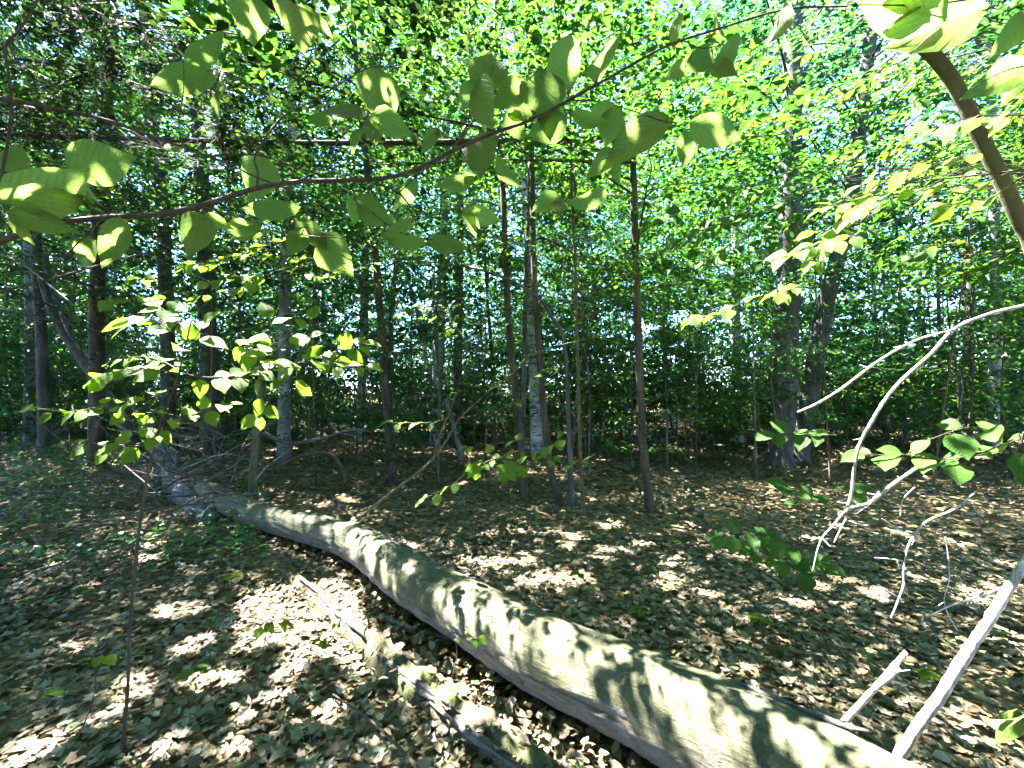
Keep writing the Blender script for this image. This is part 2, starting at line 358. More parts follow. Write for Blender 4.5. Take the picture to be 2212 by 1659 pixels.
# ------------------------------------------------------------------ the fallen log
LOGC = [(318, 918, .11, .62), (345, 962, .125, .38), (375, 995, .135, .22), (425, 1040, .137, .10), (485, 1082, .138, .07), (560, 1111, .138, .06), (650, 1136, .142, .06),
        (740, 1160, .150, .06), (820, 1203, .156, .06), (900, 1260, .162, .05), (1000, 1316, .167, .05), (1150, 1398, .174, .05),
        (1300, 1468, .179, .04), (1475, 1549, .184, .04), (1700, 1664, .190, .03), (1900, 1785, .196, .03), (2150, 1930, .20, .03), (2500, 2130, .21, .03)]
lp = []
for x, y, r, lift in LOGC:
    p = G(x, y, r + lift); lp.append([*p, r])
lp = smooth_path(np.array(lp), 220)
log = empty('fallen_log', (lp[110][0], lp[110][1], 0))
tag(log, 'long smooth grey fallen trunk lying diagonally across the leaf litter', 'log')
def log_body():
    g = Geo(); sides = 64; m = len(lp)
    P0 = lp[:, :3]; R0 = lp[:, 3]
    T = nrmz(np.gradient(P0, axis=0)); U = nrmz(np.cross(T, [0, 0, 1.0])); V = np.cross(U, T)
    a = np.arange(sides) / sides * 2 * math.pi
    s = np.cumsum(np.concatenate([[0], np.linalg.norm(np.diff(P0, axis=0), axis=1)]))
    A, SS = np.meshgrid(a, s)
    rr = R0[:, None] * (1 + .03 * np.sin(2 * A + SS * .8) + .025 * np.sin(3 * A - SS * 1.7 + 1) + .018 * np.sin(SS * 5.1 + A) + .012 * np.sin(5 * A + SS * 3.3))
    rr = rr + .0035 * np.sin(9 * A + 4 * np.sin(SS * 2.3)) * np.sin(SS * 6.1 + 2 * A) + .002 * np.sin(17 * A + 3 * np.sin(SS * 5)) + .0022 * np.sin(SS * 31 + 2.5 * np.sin(2 * A + SS)) + .0012 * rng.standard_normal(rr.shape)
    for ks, ka, kr, kh in [(.55, 1.9, .10, .03), (.72, 2.3, .07, .02), (.40, 1.5, .09, .025), (.83, 1.2, .08, .03), (.64, 2.9, .06, .014)]:
        dist = np.hypot((SS - ks * s[-1]), (A - ka) * R0[:, None]); rr = rr + kh * np.exp(-(dist / kr) ** 2) - kh * .9 * np.exp(-(dist / (kr * .35)) ** 2)
    v = P0[:, None] + rr[..., None] * (np.cos(A)[..., None] * U[:, None] + np.sin(A)[..., None] * V[:, None])
    idx = np.arange(m * sides).reshape(m, sides); A_ = idx[:-1]; B_ = np.roll(A_, -1, 1); D_ = idx[1:]; C_ = np.roll(D_, -1, 1)
    uvv = np.stack([A / (2 * math.pi), SS / 1.1], -1).reshape(-1, 2)
    g.add(v.reshape(-1, 3), np.stack([A_, D_, C_, B_], -1).reshape(-1, 4), 0, uvv)
    return g
log_body().build('trunk', M['log'], log, smooth=True)

def hit_log(x, y):
    """first point of the log on the line of sight"""
    d = nrmz(FWD + (x * S - 512) / FPX * RGT + (384 - y * S) / FPX * UPV)
    best = None
    for q in lp:
        c = q[:3] - CAM; b = c @ d; h = c @ c - b * b
        if h < q[3] ** 2:
            tt = b - math.sqrt(q[3] ** 2 - h)
            if best is None or tt < best: best = tt
    return None if best is None else CAM + best * d
def z8(x, y): return 737.3 + x / 3, 1106 + y / 3
def z9(x, y): return 1474.7 + x / 3, 1106 + y / 3
def z4(x, y): return x / 3, 553 + y / 3
def z5(x, y): return 737.3 + x / 3, 553 + y / 3
def z6(x, y): return 1474.7 + x / 3, 553 + y / 3
def z1(x, y): return x / 3, y / 3
def z2(x, y): return 737.3 + x / 3, y / 3
def z3(x, y): return 1474.7 + x / 3, y / 3
stripes = [(*z8(60, 150), 26, 42), (*z8(180, 270), 15, 55), (*z8(270, 190), 18, 10), (*z8(280, 410), 9, 28), (*z8(335, 430), 6, 12), (*z8(430, 350), 12, 12),
           (*z8(650, 620), 12, 42), (*z8(720, 640), 8, 42), (*z8(830, 650), 9, 30), (*z8(930, 700), 6, 20), (*z8(1030, 720), 22, 62), (*z8(1130, 790), 9, 32),
           (*z8(900, 480), 38, 9), (*z8(1430, 750), 36, 9), (*z8(1330, 880), 14, 28), (*z8(1430, 960), 24, 46), (*z8(1560, 1080), 18, 30), (*z8(1810, 920), 12, 12),
           (*z8(2040, 1060), 26, 24), (*z8(2170, 1240), 26, 52), (*z9(110, 1330), 36, 70), (*z9(330, 1430), 18, 26), (*z9(460, 1230), 14, 14), (*z9(640, 1400), 18, 24),
           (*z9(800, 1500), 44, 30), (*z9(1050, 1440), 44, 16), (*z9(1300, 1580), 56, 24), (*z9(1500, 1640), 40, 20), (*z9(250, 1580), 34, 24),
           (585, 1118, 6, 12), (602, 1122, 6, 14), (622, 1128, 8, 18), (645, 1134, 9, 20), (672, 1141, 11, 24), (703, 1150, 13, 28), (735, 1160, 13, 34)]
for cx, cy, rx, ry in stripes:
    k = max(1, int(ry / rx * 2))
    for i in range(k):
        f = 0 if k == 1 else (i / (k - 1) - .5) * 2
        h = hit_log(cx + f * ry * .18, cy + f * max(0, ry - rx * .6))
        if h is not None:
            gap(h, rx * S * (h[1]) / FPX * .55)
ground_gaps = [(660, 1330, 80, 40), (735, 1380, 60, 36), (600, 1300, 45, 20), (800, 1425, 62, 30), (690, 1290, 50, 20), (560, 1345, 40, 18), (430, 1400, 48, 16), (480, 1470, 44, 12),
    (375, 1332, 34, 10), (590, 1530, 26, 20), (282, 1500, 16, 20), (365, 1612, 26, 14), (505, 1615, 24, 12), (45, 1640, 45, 22), (690, 1555, 22, 16), (975, 1560, 34, 20),
    (1010, 1535, 40, 16), (1050, 1600, 36, 16), (1140, 1610, 44, 20), (905, 1490, 36, 18), (860, 1440, 40, 20), (650, 1420, 30, 14), (540, 1400, 40, 14), (620, 1470, 20, 10), (960, 1495, 20, 10),
    (1110, 1213, 44, 12), (1065, 1222, 22, 8), (1215, 1248, 64, 12), (1150, 1262, 30, 9), (1012, 1210, 18, 6), (1450, 1262, 18, 12), (1458, 1215, 20, 8), (1330, 1190, 32, 6), (1400, 1180, 24, 5),
    (1290, 1205, 24, 6), (765, 1076, 26, 10), (1480, 1140, 24, 6), (1320, 1135, 16, 5), (1895, 1290, 26, 12), (890, 1186, 14, 5), (1600, 1205, 20, 6), (1680, 1235, 26, 7), (1540, 1290, 18, 6),
    (1740, 1310, 20, 8), (840, 1290, 14, 6), (1820, 1255, 20, 6), (1980, 1250, 20, 6), (2080, 1180, 24, 6), (2100, 1300, 18, 8), (150, 1395, 14, 6), (230, 1560, 18, 10), (330, 1180, 30, 6)]
for cx, cy, rx, ry in ground_gaps:
    a = G(cx - rx, cy); b = G(cx + rx, cy); w = np.linalg.norm(b - a) / 2
    c0 = G(cx, cy + ry); c1 = G(cx, cy - ry); dd = np.linalg.norm(c1 - c0) / 2
    r = min(w, dd) * (1.45 if 540 < cx < 900 and 1280 < cy < 1500 else 1.15 if cx < 1000 or cy > 1480 else .75); n = max(1, int(max(w, dd) / r * 1.5))
    for i in range(n):
        f = 0 if n == 1 else (i / (n - 1) - .5) * 2
        c = (G(cx, cy) + f * (b - a) / 2 * (1 - r / w * .8)) if w > dd else (G(cx, cy) + f * (c1 - c0) / 2 * (1 - r / dd * .8))
        gap(c + rng.normal(0, .02, 3) * [1, 1, 0], r * rng.uniform(.7, 1.1))
GAP0 = np.array(GAPS)
for i in range(90):                           # small flecks all over the floor
    y = rng.uniform(2.0, 15) ; x = rng.uniform(-1.25, 1.25) * y
    gap((x, y, 0), rng.uniform(.015, .05) * (1 + y * .12))

# ------------------------------------------------------------------ tree parts
CROWNS = []                                    # leaf sets waiting for the sun openings: dict(pos, d, n, L, W, tpl, mat, root, stuff)

def sprays(cent, outd, ln, nl, L, tilt=.27, droop=.25, asp=.58, flat=.028):
    """flat fans of leaves, the way beech and maple twigs hold them"""
    K = len(cent); a = rng.random((K, nl)) ** .75; ell = ln[:, None]
    b = (rng.random((K, nl)) * 2 - 1) * .5 * (1 - .75 * (2 * a - 1) ** 2)
    d = nrmz(outd); s = nrmz(np.cross(np.array([0, 0, 1.0]), d))
    pos = cent[:, None] + ((a - .35) * ell)[..., None] * d[:, None] + (b * ell)[..., None] * s[:, None]
    pos[..., 2] += -droop * ell * (a - .3) ** 2 - .12 * np.abs(b) * ell + rng.normal(0, flat, (K, nl))
    ld = d[:, None] * .7 + s[:, None] * (np.sign(b) * .75)[..., None] + rng.normal(0, .3, (K, nl, 3)); ld[..., 2] -= .22
    n = np.array([0, 0, 1.0]) + rng.normal(0, tilt, (K, nl, 3))
    LL = L * rng.uniform(.6, 1.2, (K, nl))
    return pos.reshape(-1, 3), ld.reshape(-1, 3), n.reshape(-1, 3), LL.ravel(), (LL * asp * rng.uniform(.8, 1.15, (K, nl))).ravel()

def axis_at(path, h):
    z = path[:, 2]; return np.stack([np.interp(h, z, path[:, i]) for i in range(3)], -1)

def crown(root, path, hb, H, R, K, nl, L, mat, tpl=DIAMOND, shape='round', twigmat=None, ell=(.6, 1.2), twigs=True, lean=0.0, tr=.012, tilt=.27):
    nb = max(7, K // 6)                        # main limbs; every limb carries several sprays
    tb = (np.arange(nb) + rng.random(nb)) / nb
    prof = {'round': np.sin(math.pi * (.08 + .9 * tb) ** .8) ** .7, 'cone': (1 - tb) ** .8 + .08, 'open': .55 + .45 * np.sin(math.pi * tb)}[shape]
    azb = np.arange(nb) * 2.4 + rng.normal(0, .5, nb); lb = R * prof * rng.uniform(.7, 1.1, nb)
    hb_ = hb + (H - hb) * tb
    ob = np.stack([np.cos(azb), np.sin(azb), np.zeros(nb)], -1)
    rise = (-.22 if shape == 'cone' else .28) * lb
    p0 = axis_at(path, np.maximum(hb_ - (0 if shape == 'cone' else .35) * lb, path[0, 2] + .3))
    p2 = axis_at(path, hb_) + ob * lb[:, None]; p2[:, 2] = hb_ + (rise if shape == 'cone' else 0)
    p1 = .5 * (p0 + p2) + rng.normal(0, .07, (nb, 3)) * np.minimum(lb[:, None], 1.5) + np.array([0, 0, .12]) * lb[:, None]
    b = np.arange(K) % nb; f = np.sqrt(rng.uniform(.05, 1, K)); F = f[:, None]
    pl = p0[b] * (1 - F) ** 2 + 2 * p1[b] * F * (1 - F) + p2[b] * F ** 2
    side = np.stack([-ob[b, 1], ob[b, 0], np.zeros(K)], -1); off = rng.normal(0, 1, K) * .30 * np.minimum(lb[b], 2.6) * (.35 + .65 * f)
    out = nrmz(ob[b] + side * np.clip(off * .6, -.8, .8)[:, None])
    c = pl + side * off[:, None] + ob[b] * (.15 * np.abs(off))[:, None]; c[:, 2] += rng.normal(-.02, .10 if shape == 'cone' else .16, K) - (.15 * np.abs(off) if shape == 'cone' else 0)
    if shape == 'cone':                        # hemlock: needle twigs hanging in flat sprays
        pos, d, n, LL, W = sprays(c, out + np.array([0, 0, -.35]), rng.uniform(*ell, K), nl, L, tilt=.25, droop=.5, asp=.42, flat=.05)
        d[:, 2] -= .25
    else:
        o2 = out + rng.normal(0, .3, (K, 3)); o2[:, 2] = rng.normal(-.12, .16, K)
        pos, d, n, LL, W = sprays(c, o2, rng.uniform(*ell, K), nl, L, tilt=tilt)
    CROWNS.append(dict(pos=pos, d=d, n=n, L=LL, W=W, rn=np.repeat(rng.normal(0, .2, K), nl), tpl=tpl, mat=mat, root=root))
    if twigs:
        g = Geo(); tt = np.linspace(0, 1, 6)[None, :, None]
        Q = p0[:, None] * (1 - tt) ** 2 + 2 * p1[:, None] * tt * (1 - tt) + p2[:, None] * tt ** 2
        Q[:, 1:-1] += rng.normal(0, .02, Q[:, 1:-1].shape) * np.minimum(lb, 2)[:, None, None]
        tubes(g, Q, (tr * np.sqrt(np.maximum(lb, .2)))[:, None] * np.array([1, .8, .62, .46, .3, .16])[None], 5, cap=False)
        Q = np.stack([pl, .5 * (pl + c) + np.array([0, 0, .03]), c], 1)
        tubes(g, Q, np.full((K, 1), min(tr * .35, .005)) * np.array([[1, .75, .4]]), 3, cap=False)
        tag(g.build('limbs', twigmat or M['twig'], root), kind='stuff')

def trunk(root, pts, radii, mat, sides=10, n=28, rough=.03, name='trunk'):
    q = smooth_path(np.column_stack([pts, radii]), n)
    g = Geo(); tubes(g, q[None, :, :3], np.maximum(q[None, :, 3], .002), sides, rough=rough)
    g.build(name, mat, root, smooth=True)
    return q[:, :3]

def pixel_trunk(px, D, wpx, H, taper=.55, flare=1.5, gb=None):
    """a trunk whose course was measured in the photograph, standing at distance D and growing on to height H"""
    b = px[0]
    pts = [P(x, y, D) for x, y in px]
    pts[0][2] = float(gz(pts[0][0], pts[0][1])) - .08
    d = nrmz(pts[-1] - pts[-2]); d[2] = abs(d[2]); top = pts[-1]
    if H > top[2] + .6:
        k = (H - top[2]) / max(d[2], .5)
        pts += [top + d * k * .5 + np.array([.12, .1, 0]) * rng.normal(), top + d * k + np.array([.3, .3, 0]) * rng.normal()]
    pts = np.array(pts); r = wpx * S * D / FPX / 2
    s = np.cumsum(np.concatenate([[0], np.linalg.norm(np.diff(pts, axis=0), axis=1)])); s /= s[-1]
    rad = r * (1 - taper * s); rad[0] *= flare
    # a short root flare, then the even stem
    p1 = pts[0] + (pts[1] - pts[0]) * min(.5, .35 / max(.36, np.linalg.norm(pts[1] - pts[0])))
    pts = np.insert(pts, 1, p1, 0); rad = np.insert(rad, 1, r)
    return pts, rad

def tree(name, label, cat, px, D, wpx, H, bark, crown_kw=None, group=None, taper=.55, flare=1.5, sides=10):
    pts, rad = pixel_trunk(px, D, wpx, H, taper, flare)
    root = empty(name, (pts[0][0], pts[0][1], float(gz(pts[0][0], pts[0][1]))))
    tag(root, label, cat, group)
    path = trunk(root, pts, rad, M[bark], sides)
    for ck in ([crown_kw] if isinstance(crown_kw, dict) else (crown_kw or [])):
        crown(root, path, **ck)
    return root, path

def depth_of(y): return (CAM[2]) / ((y * S - 384) / FPX - math.tan(PITCH)) if y * S - 392 > 3 else 60.0

# ------------------------------------------------------------------ trees that can be told apart
BE = dict(mat='canopy', tpl=DIAMOND, shape='open')
tree('pole_tree', 'slim brown pole tree growing just behind the mossy upright stub', 'tree', [(850, 1045), (836, 900), (828, 760), (818, 640), (812, 560), (800, 430)], 6.7, 19, 9.5, 'bark_brown',
     dict(BE, hb=3.2, H=10, R=2.6, K=120, nl=46, L=.12))
tree('beech_tree', 'pale blue-grey beech trunk, left one of the two pale stems mid picture', 'tree', [(940, 975), (945, 820), (952, 650), (958, 500), (962, 380)], 11.9, 25, 15, 'bark_grey',
     dict(BE, hb=5.5, H=16, R=3.6, K=170, nl=48, L=.15, tpl=TRI))
tree('pole_tree', 'reddish brown pole tree leaning slightly left in front of the pale birch', 'tree', [(1132, 1075), (1126, 960), (1112, 830), (1100, 720), (1092, 560), (1086, 400)], 6.0, 17, 9, 'bark_brown',
     dict(BE, hb=4.6, H=9.5, R=2.2, K=54, nl=46, L=.11))
tree('birch_tree', 'white barked birch, brightest stem near the middle of the picture', 'tree', [(1160, 985), (1158, 860), (1152, 700), (1146, 560), (1138, 430), (1130, 330)], 10.9, 30, 15, 'bark_birch',
     dict(BE, hb=6, H=16, R=3.2, K=150, nl=48, L=.14, tpl=TRI), sides=14)
tree('pole_tree', 'brown pole tree kinked at its foot, close in front of the white birch', 'tree', [(1212, 1090), (1190, 1020), (1176, 900), (1166, 780), (1158, 660), (1152, 540), (1148, 300)], 5.6, 16, 8.5, 'bark_brown',
     dict(BE, hb=4.6, H=9, R=2.1, K=48, nl=46, L=.11))
tree('pole_tree', 'brown pole with a long bowed top arching to the left', 'tree', [(1234, 1092), (1231, 980), (1226, 850), (1218, 730), (1195, 690), (1160, 640), (1090, 600), (1000, 575), (900, 562)], 5.5, 13, 2.0, 'bark_dark', taper=.8)
tree('pole_tree', 'very thin pale sapling pole with a sunlit strip, right of the bowed pole', 'tree', [(1262, 1105), (1254, 990), (1250, 860), (1246, 720), (1242, 560), (1236, 430)], 5.0, 9, 6.5, 'twig_green',
     dict(BE, hb=3.0, H=6.5, R=1.5, K=46, nl=40, L=.10))
tree('pole_tree', 'dark straight pole tree standing alone right of centre, sunlit patch low down', 'tree', [(1405, 1112), (1392, 990), (1384, 870), (1380, 740), (1374, 600), (1366, 300), (1356, 300)], 5.1, 18, 9, 'bark_brown',
     [dict(BE, hb=3.1, H=9.5, R=2.6, K=110, nl=48, L=.11), dict(BE, hb=1.0, H=1.8, R=.9, K=9, nl=16, L=.085, tpl=HEX, ell=(.35, .6))])
tree('large_tree', 'thick dark furrowed tree trunk, the biggest on the right half', 'tree', [(1682, 1000), (1690, 900), (1697, 780), (1702, 620), (1708, 450), (1712, 200)], 8.7, 50, 17, 'bark_dark',
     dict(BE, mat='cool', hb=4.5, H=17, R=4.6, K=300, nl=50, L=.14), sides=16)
tree('large_tree', 'thick dark trunk leaning right, rising beside the biggest dark trunk', 'tree', [(1725, 985), (1748, 860), (1775, 700), (1798, 600), (1820, 510), (1842, 400), (1860, 250)], 9.3, 36, 16, 'bark_dark',
     dict(BE, mat='cool', hb=5, H=16, R=4.2, K=240, nl=50, L=.15), sides=14)
tree('birch_tree', 'birch with ringed whitish bark near the right edge', 'tree', [(2140, 990), (2146, 860), (2152, 720), (2150, 560), (2146, 400)], 9.4, 22, 13, 'bark_birch',
     dict(BE, mat='cool', hb=5, H=13.5, R=2.8, K=120, nl=48, L=.14), sides=14)
tree('beech_tree', 'leaning grey-brown beech trunk crossing the upper right corner', 'tree', [(2420, 1380), (2330, 900), (2240, 560), (2200, 470), (2155, 370), (2110, 280), (2080, 215), (2030, 135), (1945, 55), (1890, -20)], 2.5, 37, 4.2, 'mossy', taper=.4)
tree('pole_tree', 'pale grey stem behind the slim brown pole, left of centre', 'tree', [(775, 985), (780, 880), (786, 700), (790, 540), (796, 300)], 11, 20, 13, 'bark_grey',
     dict(BE, hb=5, H=13.5, R=3.0, K=130, nl=46, L=.14, tpl=TRI))
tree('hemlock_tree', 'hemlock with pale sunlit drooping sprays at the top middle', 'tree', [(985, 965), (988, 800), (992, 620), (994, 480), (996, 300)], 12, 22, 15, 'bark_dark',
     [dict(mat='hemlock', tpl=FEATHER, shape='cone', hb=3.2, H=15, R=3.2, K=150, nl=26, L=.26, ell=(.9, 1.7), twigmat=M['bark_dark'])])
tree('hemlock_tree', 'dark needled hemlock spreading over the upper left corner', 'tree', [(-190, 1150), (-180, 800), (-170, 400)], 5.2, 44, 12.5, 'bark_dark',
     [dict(mat='hemlock', tpl=FEATHER, shape='cone', hb=2.7, H=12.5, R=5.2, K=500, nl=28, L=.17, ell=(.8, 1.6), twigmat=M['bark_dark'], tr=.010)])
tree('hemlock_tree', 'dark hemlock stem with a leaning neighbour on the far left', 'tree', [(95, 985), (95, 860), (88, 700), (80, 560)], 9.5, 22, 11, 'bark_dark',
     [dict(mat='hemlock', tpl=FEATHER, shape='cone', hb=1.6, H=11, R=2.6, K=150, nl=26, L=.22, ell=(.7, 1.4), twigmat=M['bark_dark'])])
tree('large_tree', 'stout navy-dark trunk left of the log end, seen through sunlit leaves', 'tree', [(368, 985), (366, 880), (362, 740), (356, 600), (352, 450)], 10, 30, 15, 'bark_dark',
     dict(BE, hb=5, H=15.5, R=3.6, K=180, nl=48, L=.14, tpl=TRI))
tree('large_tree', 'stout dark trunk behind the brush pile, right of its navy-dark twin', 'tree', [(462, 990), (456, 880), (450, 740), (444, 600), (440, 450)], 9.2, 36, 15, 'bark_dark',
     dict(BE, hb=4.5, H=15.5, R=3.6, K=190, nl=48, L=.14, tpl=TRI))
tree('dead_tree', 'dark bare trunk leaning steeply to the left, left of the brush pile', 'tree', [(310, 1000), (262, 900), (190, 795), (135, 715), (105, 650), (80, 560)], 9.0, 22, 4.0, 'bark_dark', taper=.4)
tree('dead_tree', 'second leaning dark trunk, thinner, above the steeply leaning one', 'tree', [(300, 985), (230, 870), (182, 790), (140, 690), (112, 620), (95, 540)], 10.5, 16, 4.5, 'bark_dark', taper=.4)
tree('dead_tree', 'short broken pale grey stem leaning left behind the diagonal sapling', 'tree', [(1000, 985), (985, 935), (972, 895), (962, 862)], 9.5, 13, 1.2, 'grey_wood', taper=.2)
tree('dead_tree', 'mossy upright stub growing beside the fallen log', 'tree', [(545, 1082), (548, 1010), (554, 940), (560, 870), (566, 800), (568, 740)], 5.25, 21, 1.0, 'mossy', taper=.6)
tree('pole_tree', 'leaning grey stem that splits away left of the pale beech', 'tree', [(950, 975), (925, 800), (905, 690), (880, 600), (850, 520)], 12.5, 12, 8, 'bark_grey',
     dict(BE, hb=4.5, H=9, R=2.0, K=50, nl=40, L=.14))
tree('hemlock_tree', 'low dark hemlock thicket tree behind the right birch', 'tree', [(2085, 985), (2088, 860), (2092, 740), (2094, 640)], 12, 24, 6.0, 'bark_dark',
     [dict(mat='hemlock', tpl=FEATHER, shape='cone', hb=.4, H=6.0, R=2.8, K=170, nl=26, L=.24, ell=(.8, 1.5), twigmat=M['bark_dark'])])
# tall trees whose crowns close the roof over the log; their stems stand outside the picture or far left
def plain_tree(name, label, x, y, r, H, bark, crowns, group=None, lean=(0, 0), cat='tree', sides=9):
    z0 = float(gz(x, y)); root = empty(name, (x, y, z0)); tag(root, label, cat, group)
    h = np.array([-.1, .3, H * .3, H * .6, H]); w = rng.normal(0, .05, (5, 2)) * np.linspace(0, 1, 5)[:, None] * min(H, 8) * .35
    pts = np.stack([x + w[:, 0] + lean[0] * h, y + w[:, 1] + lean[1] * h, z0 + h], -1)
    path = trunk(root, pts, np.array([r * 1.5, r, r * .85, r * .6, r * .12]), M[bark], sides, 18)
    for ck in crowns: crown(root, path, **ck)
    return root
RG = 'tall trees closing the canopy over the log'
for i, (x, y, H, R, K, lab) in enumerate([(-8.8, 3.2, 13, 3.2, 200, 'leafy beech standing outside the picture on the left'), (-8.5, 8.2, 15, 4.0, 260, 'leafy tree at the far left behind the upper left hemlock'),
                               (-4.9, 8.6, 14, 3.6, 230, 'leafy tree deep on the left behind the brush pile'), (6.9, 4.3, 12, 3.4, 240, 'leafy tree shading the right edge of the picture'),
                               (-3.6, -1.6, 13, 3.6, 160, 'leafy tree standing behind the viewer on the left'), (3.4, -2.2, 13, 3.6, 150, 'leafy tree standing behind the viewer on the right')]):
    plain_tree('beech_tree', lab, x, y, .14, H, 'bark_brown' if i % 2 else 'bark_grey', [dict(BE, hb=3.4 if i < 4 else 4.5, H=H, R=R, K=K, nl=46, L=.13)])

for x, y, H in [(-1.0, -4.2, 14), (0.6, -7.5, 15), (-6.5, -5.0, 14), (6.5, -5.5, 14), (9.5, .2, 14), (-9.5, .5, 14), (7.0, -1.8, 13), (-1.8, -2.4, 12), (12, -6, 14), (-12, -5, 14), (-4, -10, 15), (5, -11, 15)]:  # unseen trees, added to close the open sky above and behind
    plain_tree('beech_tree', 'leafy tree of the wood behind the viewer, outside the picture', x, y, .13, H, 'bark_grey', [dict(BE, hb=4.2, H=H, R=4.4, K=190, nl=34, L=.34, ell=(1.0, 2.0), tpl=TRI)], group='trees behind the viewer')

# the hemlock boughs in sunlit colours, hanging in the top middle
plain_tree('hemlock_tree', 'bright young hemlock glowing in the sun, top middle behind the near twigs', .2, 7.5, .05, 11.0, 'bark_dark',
           [dict(mat='hemlock_sunlit', tpl=FEATHER, shape='cone', hb=3.4, H=11.0, R=3.0, K=260, nl=28, L=.18, ell=(.8, 1.6), twigmat=M['bark_grey'])])

# ------------------------------------------------------------------ the forest behind
def zone(x, y):
    p = 512 + x / y * FPX
    for lim, nm in ((110, 'at the far left edge'), (230, 'left of the brush pile'), (330, 'behind the mossy stub'), (430, 'around the slim brown pole'), (520, 'around the pale beech'), (610, 'around the white birch'),
                    (720, 'right of the lone dark pole'), (860, 'around the two thick dark trunks'), (960, 'left of the right birch')):
        if p < lim: return nm
    return 'by the right edge'
placed = []
far_n = 0
while far_n < 110:
    y = 11 + 34 * rng.random() ** 1.25; x = rng.uniform(-1.45, 1.45) * y
    if any((x - a) ** 2 + (y - b) ** 2 < 2.2 for a, b in placed): continue
    placed.append((x, y)); far_n += 1
    p = 512 + x / y * FPX
    z = zone(x, y); big = rng.random() < .3
    r = rng.uniform(.1, .18) if big else rng.uniform(.035, .075)
    H = rng.uniform(13, 19) if big else rng.uniform(7, 13)
    sc = min(1.6, max(1, y / 16))
    bark = rng.choice(['bark_grey', 'bark_brown', 'bark_dark', 'bark_dark'])
    thin = .45 if (790 < p < 1010) else 1.0                      # the wood is more open on the right
    dp = 'deep in the wood' if y > 22 else 'in the nearer wood'
    lab = ('tall' if big else 'slender') + ' forest tree ' + dp + ', ' + z
    plain_tree('forest_tree', lab, x, y, r, H, bark,
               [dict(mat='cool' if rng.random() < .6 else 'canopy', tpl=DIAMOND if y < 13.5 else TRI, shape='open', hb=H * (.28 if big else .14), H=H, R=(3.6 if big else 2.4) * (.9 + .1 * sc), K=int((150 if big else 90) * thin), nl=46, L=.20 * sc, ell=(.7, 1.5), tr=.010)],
               group=('tall ' if big else 'slender ') + 'trees ' + dp + ', ' + z, lean=tuple(rng.normal(0, .025, 2)), sides=7)
# understorey saplings with tiers of leaves between the trunks
n = 0
while n < 140:
    y = 7.2 + 17 * rng.random() ** 1.1; x = rng.uniform(-1.4, 1.4) * y
    p = 512 + x / y * FPX
    if y < 8.5 and 300 < p < 1000: continue
    if y < 11 and rng.random() < .6: continue
    n += 1
    H = rng.uniform(1.8, 4.8); z = zone(x, y)
    dp = ('tall' if H > 3.3 else 'low') + (', far back' if y > 15 else '')
    lab = 'leafy understorey sapling, ' + dp + ', ' + z
    plain_tree('sapling', lab, x, y, rng.uniform(.012, .022), H, 'twig_green', [dict(mat='cool' if rng.random() < .5 else 'canopy', tpl=DIAMOND if y < 13 else TRI, shape='open', hb=.5, H=H, R=rng.uniform(.9, 1.5), K=int(14 + 12 * H), nl=30, L=.13 * max(1, y / 14), ell=(.5, 1.0), tr=.006, tilt=.28)],
               group='understorey saplings, ' + dp + ', ' + z, lean=tuple(rng.normal(0, .05, 2)), cat='sapling', sides=6)

n = 0
while n < 105:
    y = 6.3 + 11 * rng.random() ** 1.1; p = rng.uniform(200, 1010); x = (p - 512) / FPX * y
    n += 1; H = rng.uniform(3.5, 7.5); z = zone(x, y)
    dp = 'farther back' if y > 11 else 'nearer'
    lab = 'thin pole sapling with sparse leaves, ' + dp + ', ' + z
    crowns = [dict(mat='canopy' if rng.random() < .5 else 'cool', tpl=DIAMOND, shape='open', hb=rng.uniform(.5, 1.6), H=H, R=rng.uniform(.8, 1.4), K=int(12 + 5 * H), nl=25, L=.10 * max(1, y / 11), ell=(.45, .9), tr=.005, tilt=.28)]
    plain_tree('pole_sapling', lab, x, y, rng.uniform(.010, .024), H, rng.choice(['bark_brown', 'bark_dark', 'twig_green']), crowns, group='thin pole saplings, ' + dp + ', ' + z, lean=tuple(rng.normal(0, .035, 2)), cat='sapling', sides=6)

# far edge of the wood, one green mass nobody could count
def far_mass():
    g = Geo(); K = 5200
    a = rng.uniform(-1.12, 1.12, K); d = rng.uniform(36, 58, K); h = 24 * rng.random(K) ** 1.25
    keep = (np.abs(a - .74) > .09) | (rng.random(K) < .35)
    a, d, h = a[keep], d[keep], h[keep]; K = len(a)
    c = np.stack([np.sin(a) * d, np.cos(a) * d, h + .3], -1); o = rng.normal(0, 1, (K, 3)); o[:, 2] = -.1
    pos, dd, nn, L, W = sprays(c, o, rng.uniform(1.6, 3.4, K), 22, .42, tilt=.5)
    leaves(g, TRI, pos, dd, nn, L, W, rng.random(len(pos)))
    K = 5200; a = rng.uniform(-1.1, 1.1, K); d = rng.uniform(20, 36, K); h = 7 + 24 * rng.random(K) ** .9
    keep = (np.abs(a - .74) > .1) | (rng.random(K) < .5); a, d, h = a[keep], d[keep], h[keep]; K = len(a)
    c = np.stack([np.sin(a) * d, np.cos(a) * d, h], -1); o = rng.normal(0, 1, (K, 3)); o[:, 2] = -.1
    pos, dd, nn, L, W = sprays(c, o, rng.uniform(1.2, 2.6, K), 20, .30, tilt=.4)
    leaves(g, TRI, pos, dd, nn, L, W, rng.random(len(pos)))
    o = g.build('distant_wood', M['cool'])
    tag(o, 'green mass of the distant wood behind all trunks', 'wood', kind='stuff')
far_mass()
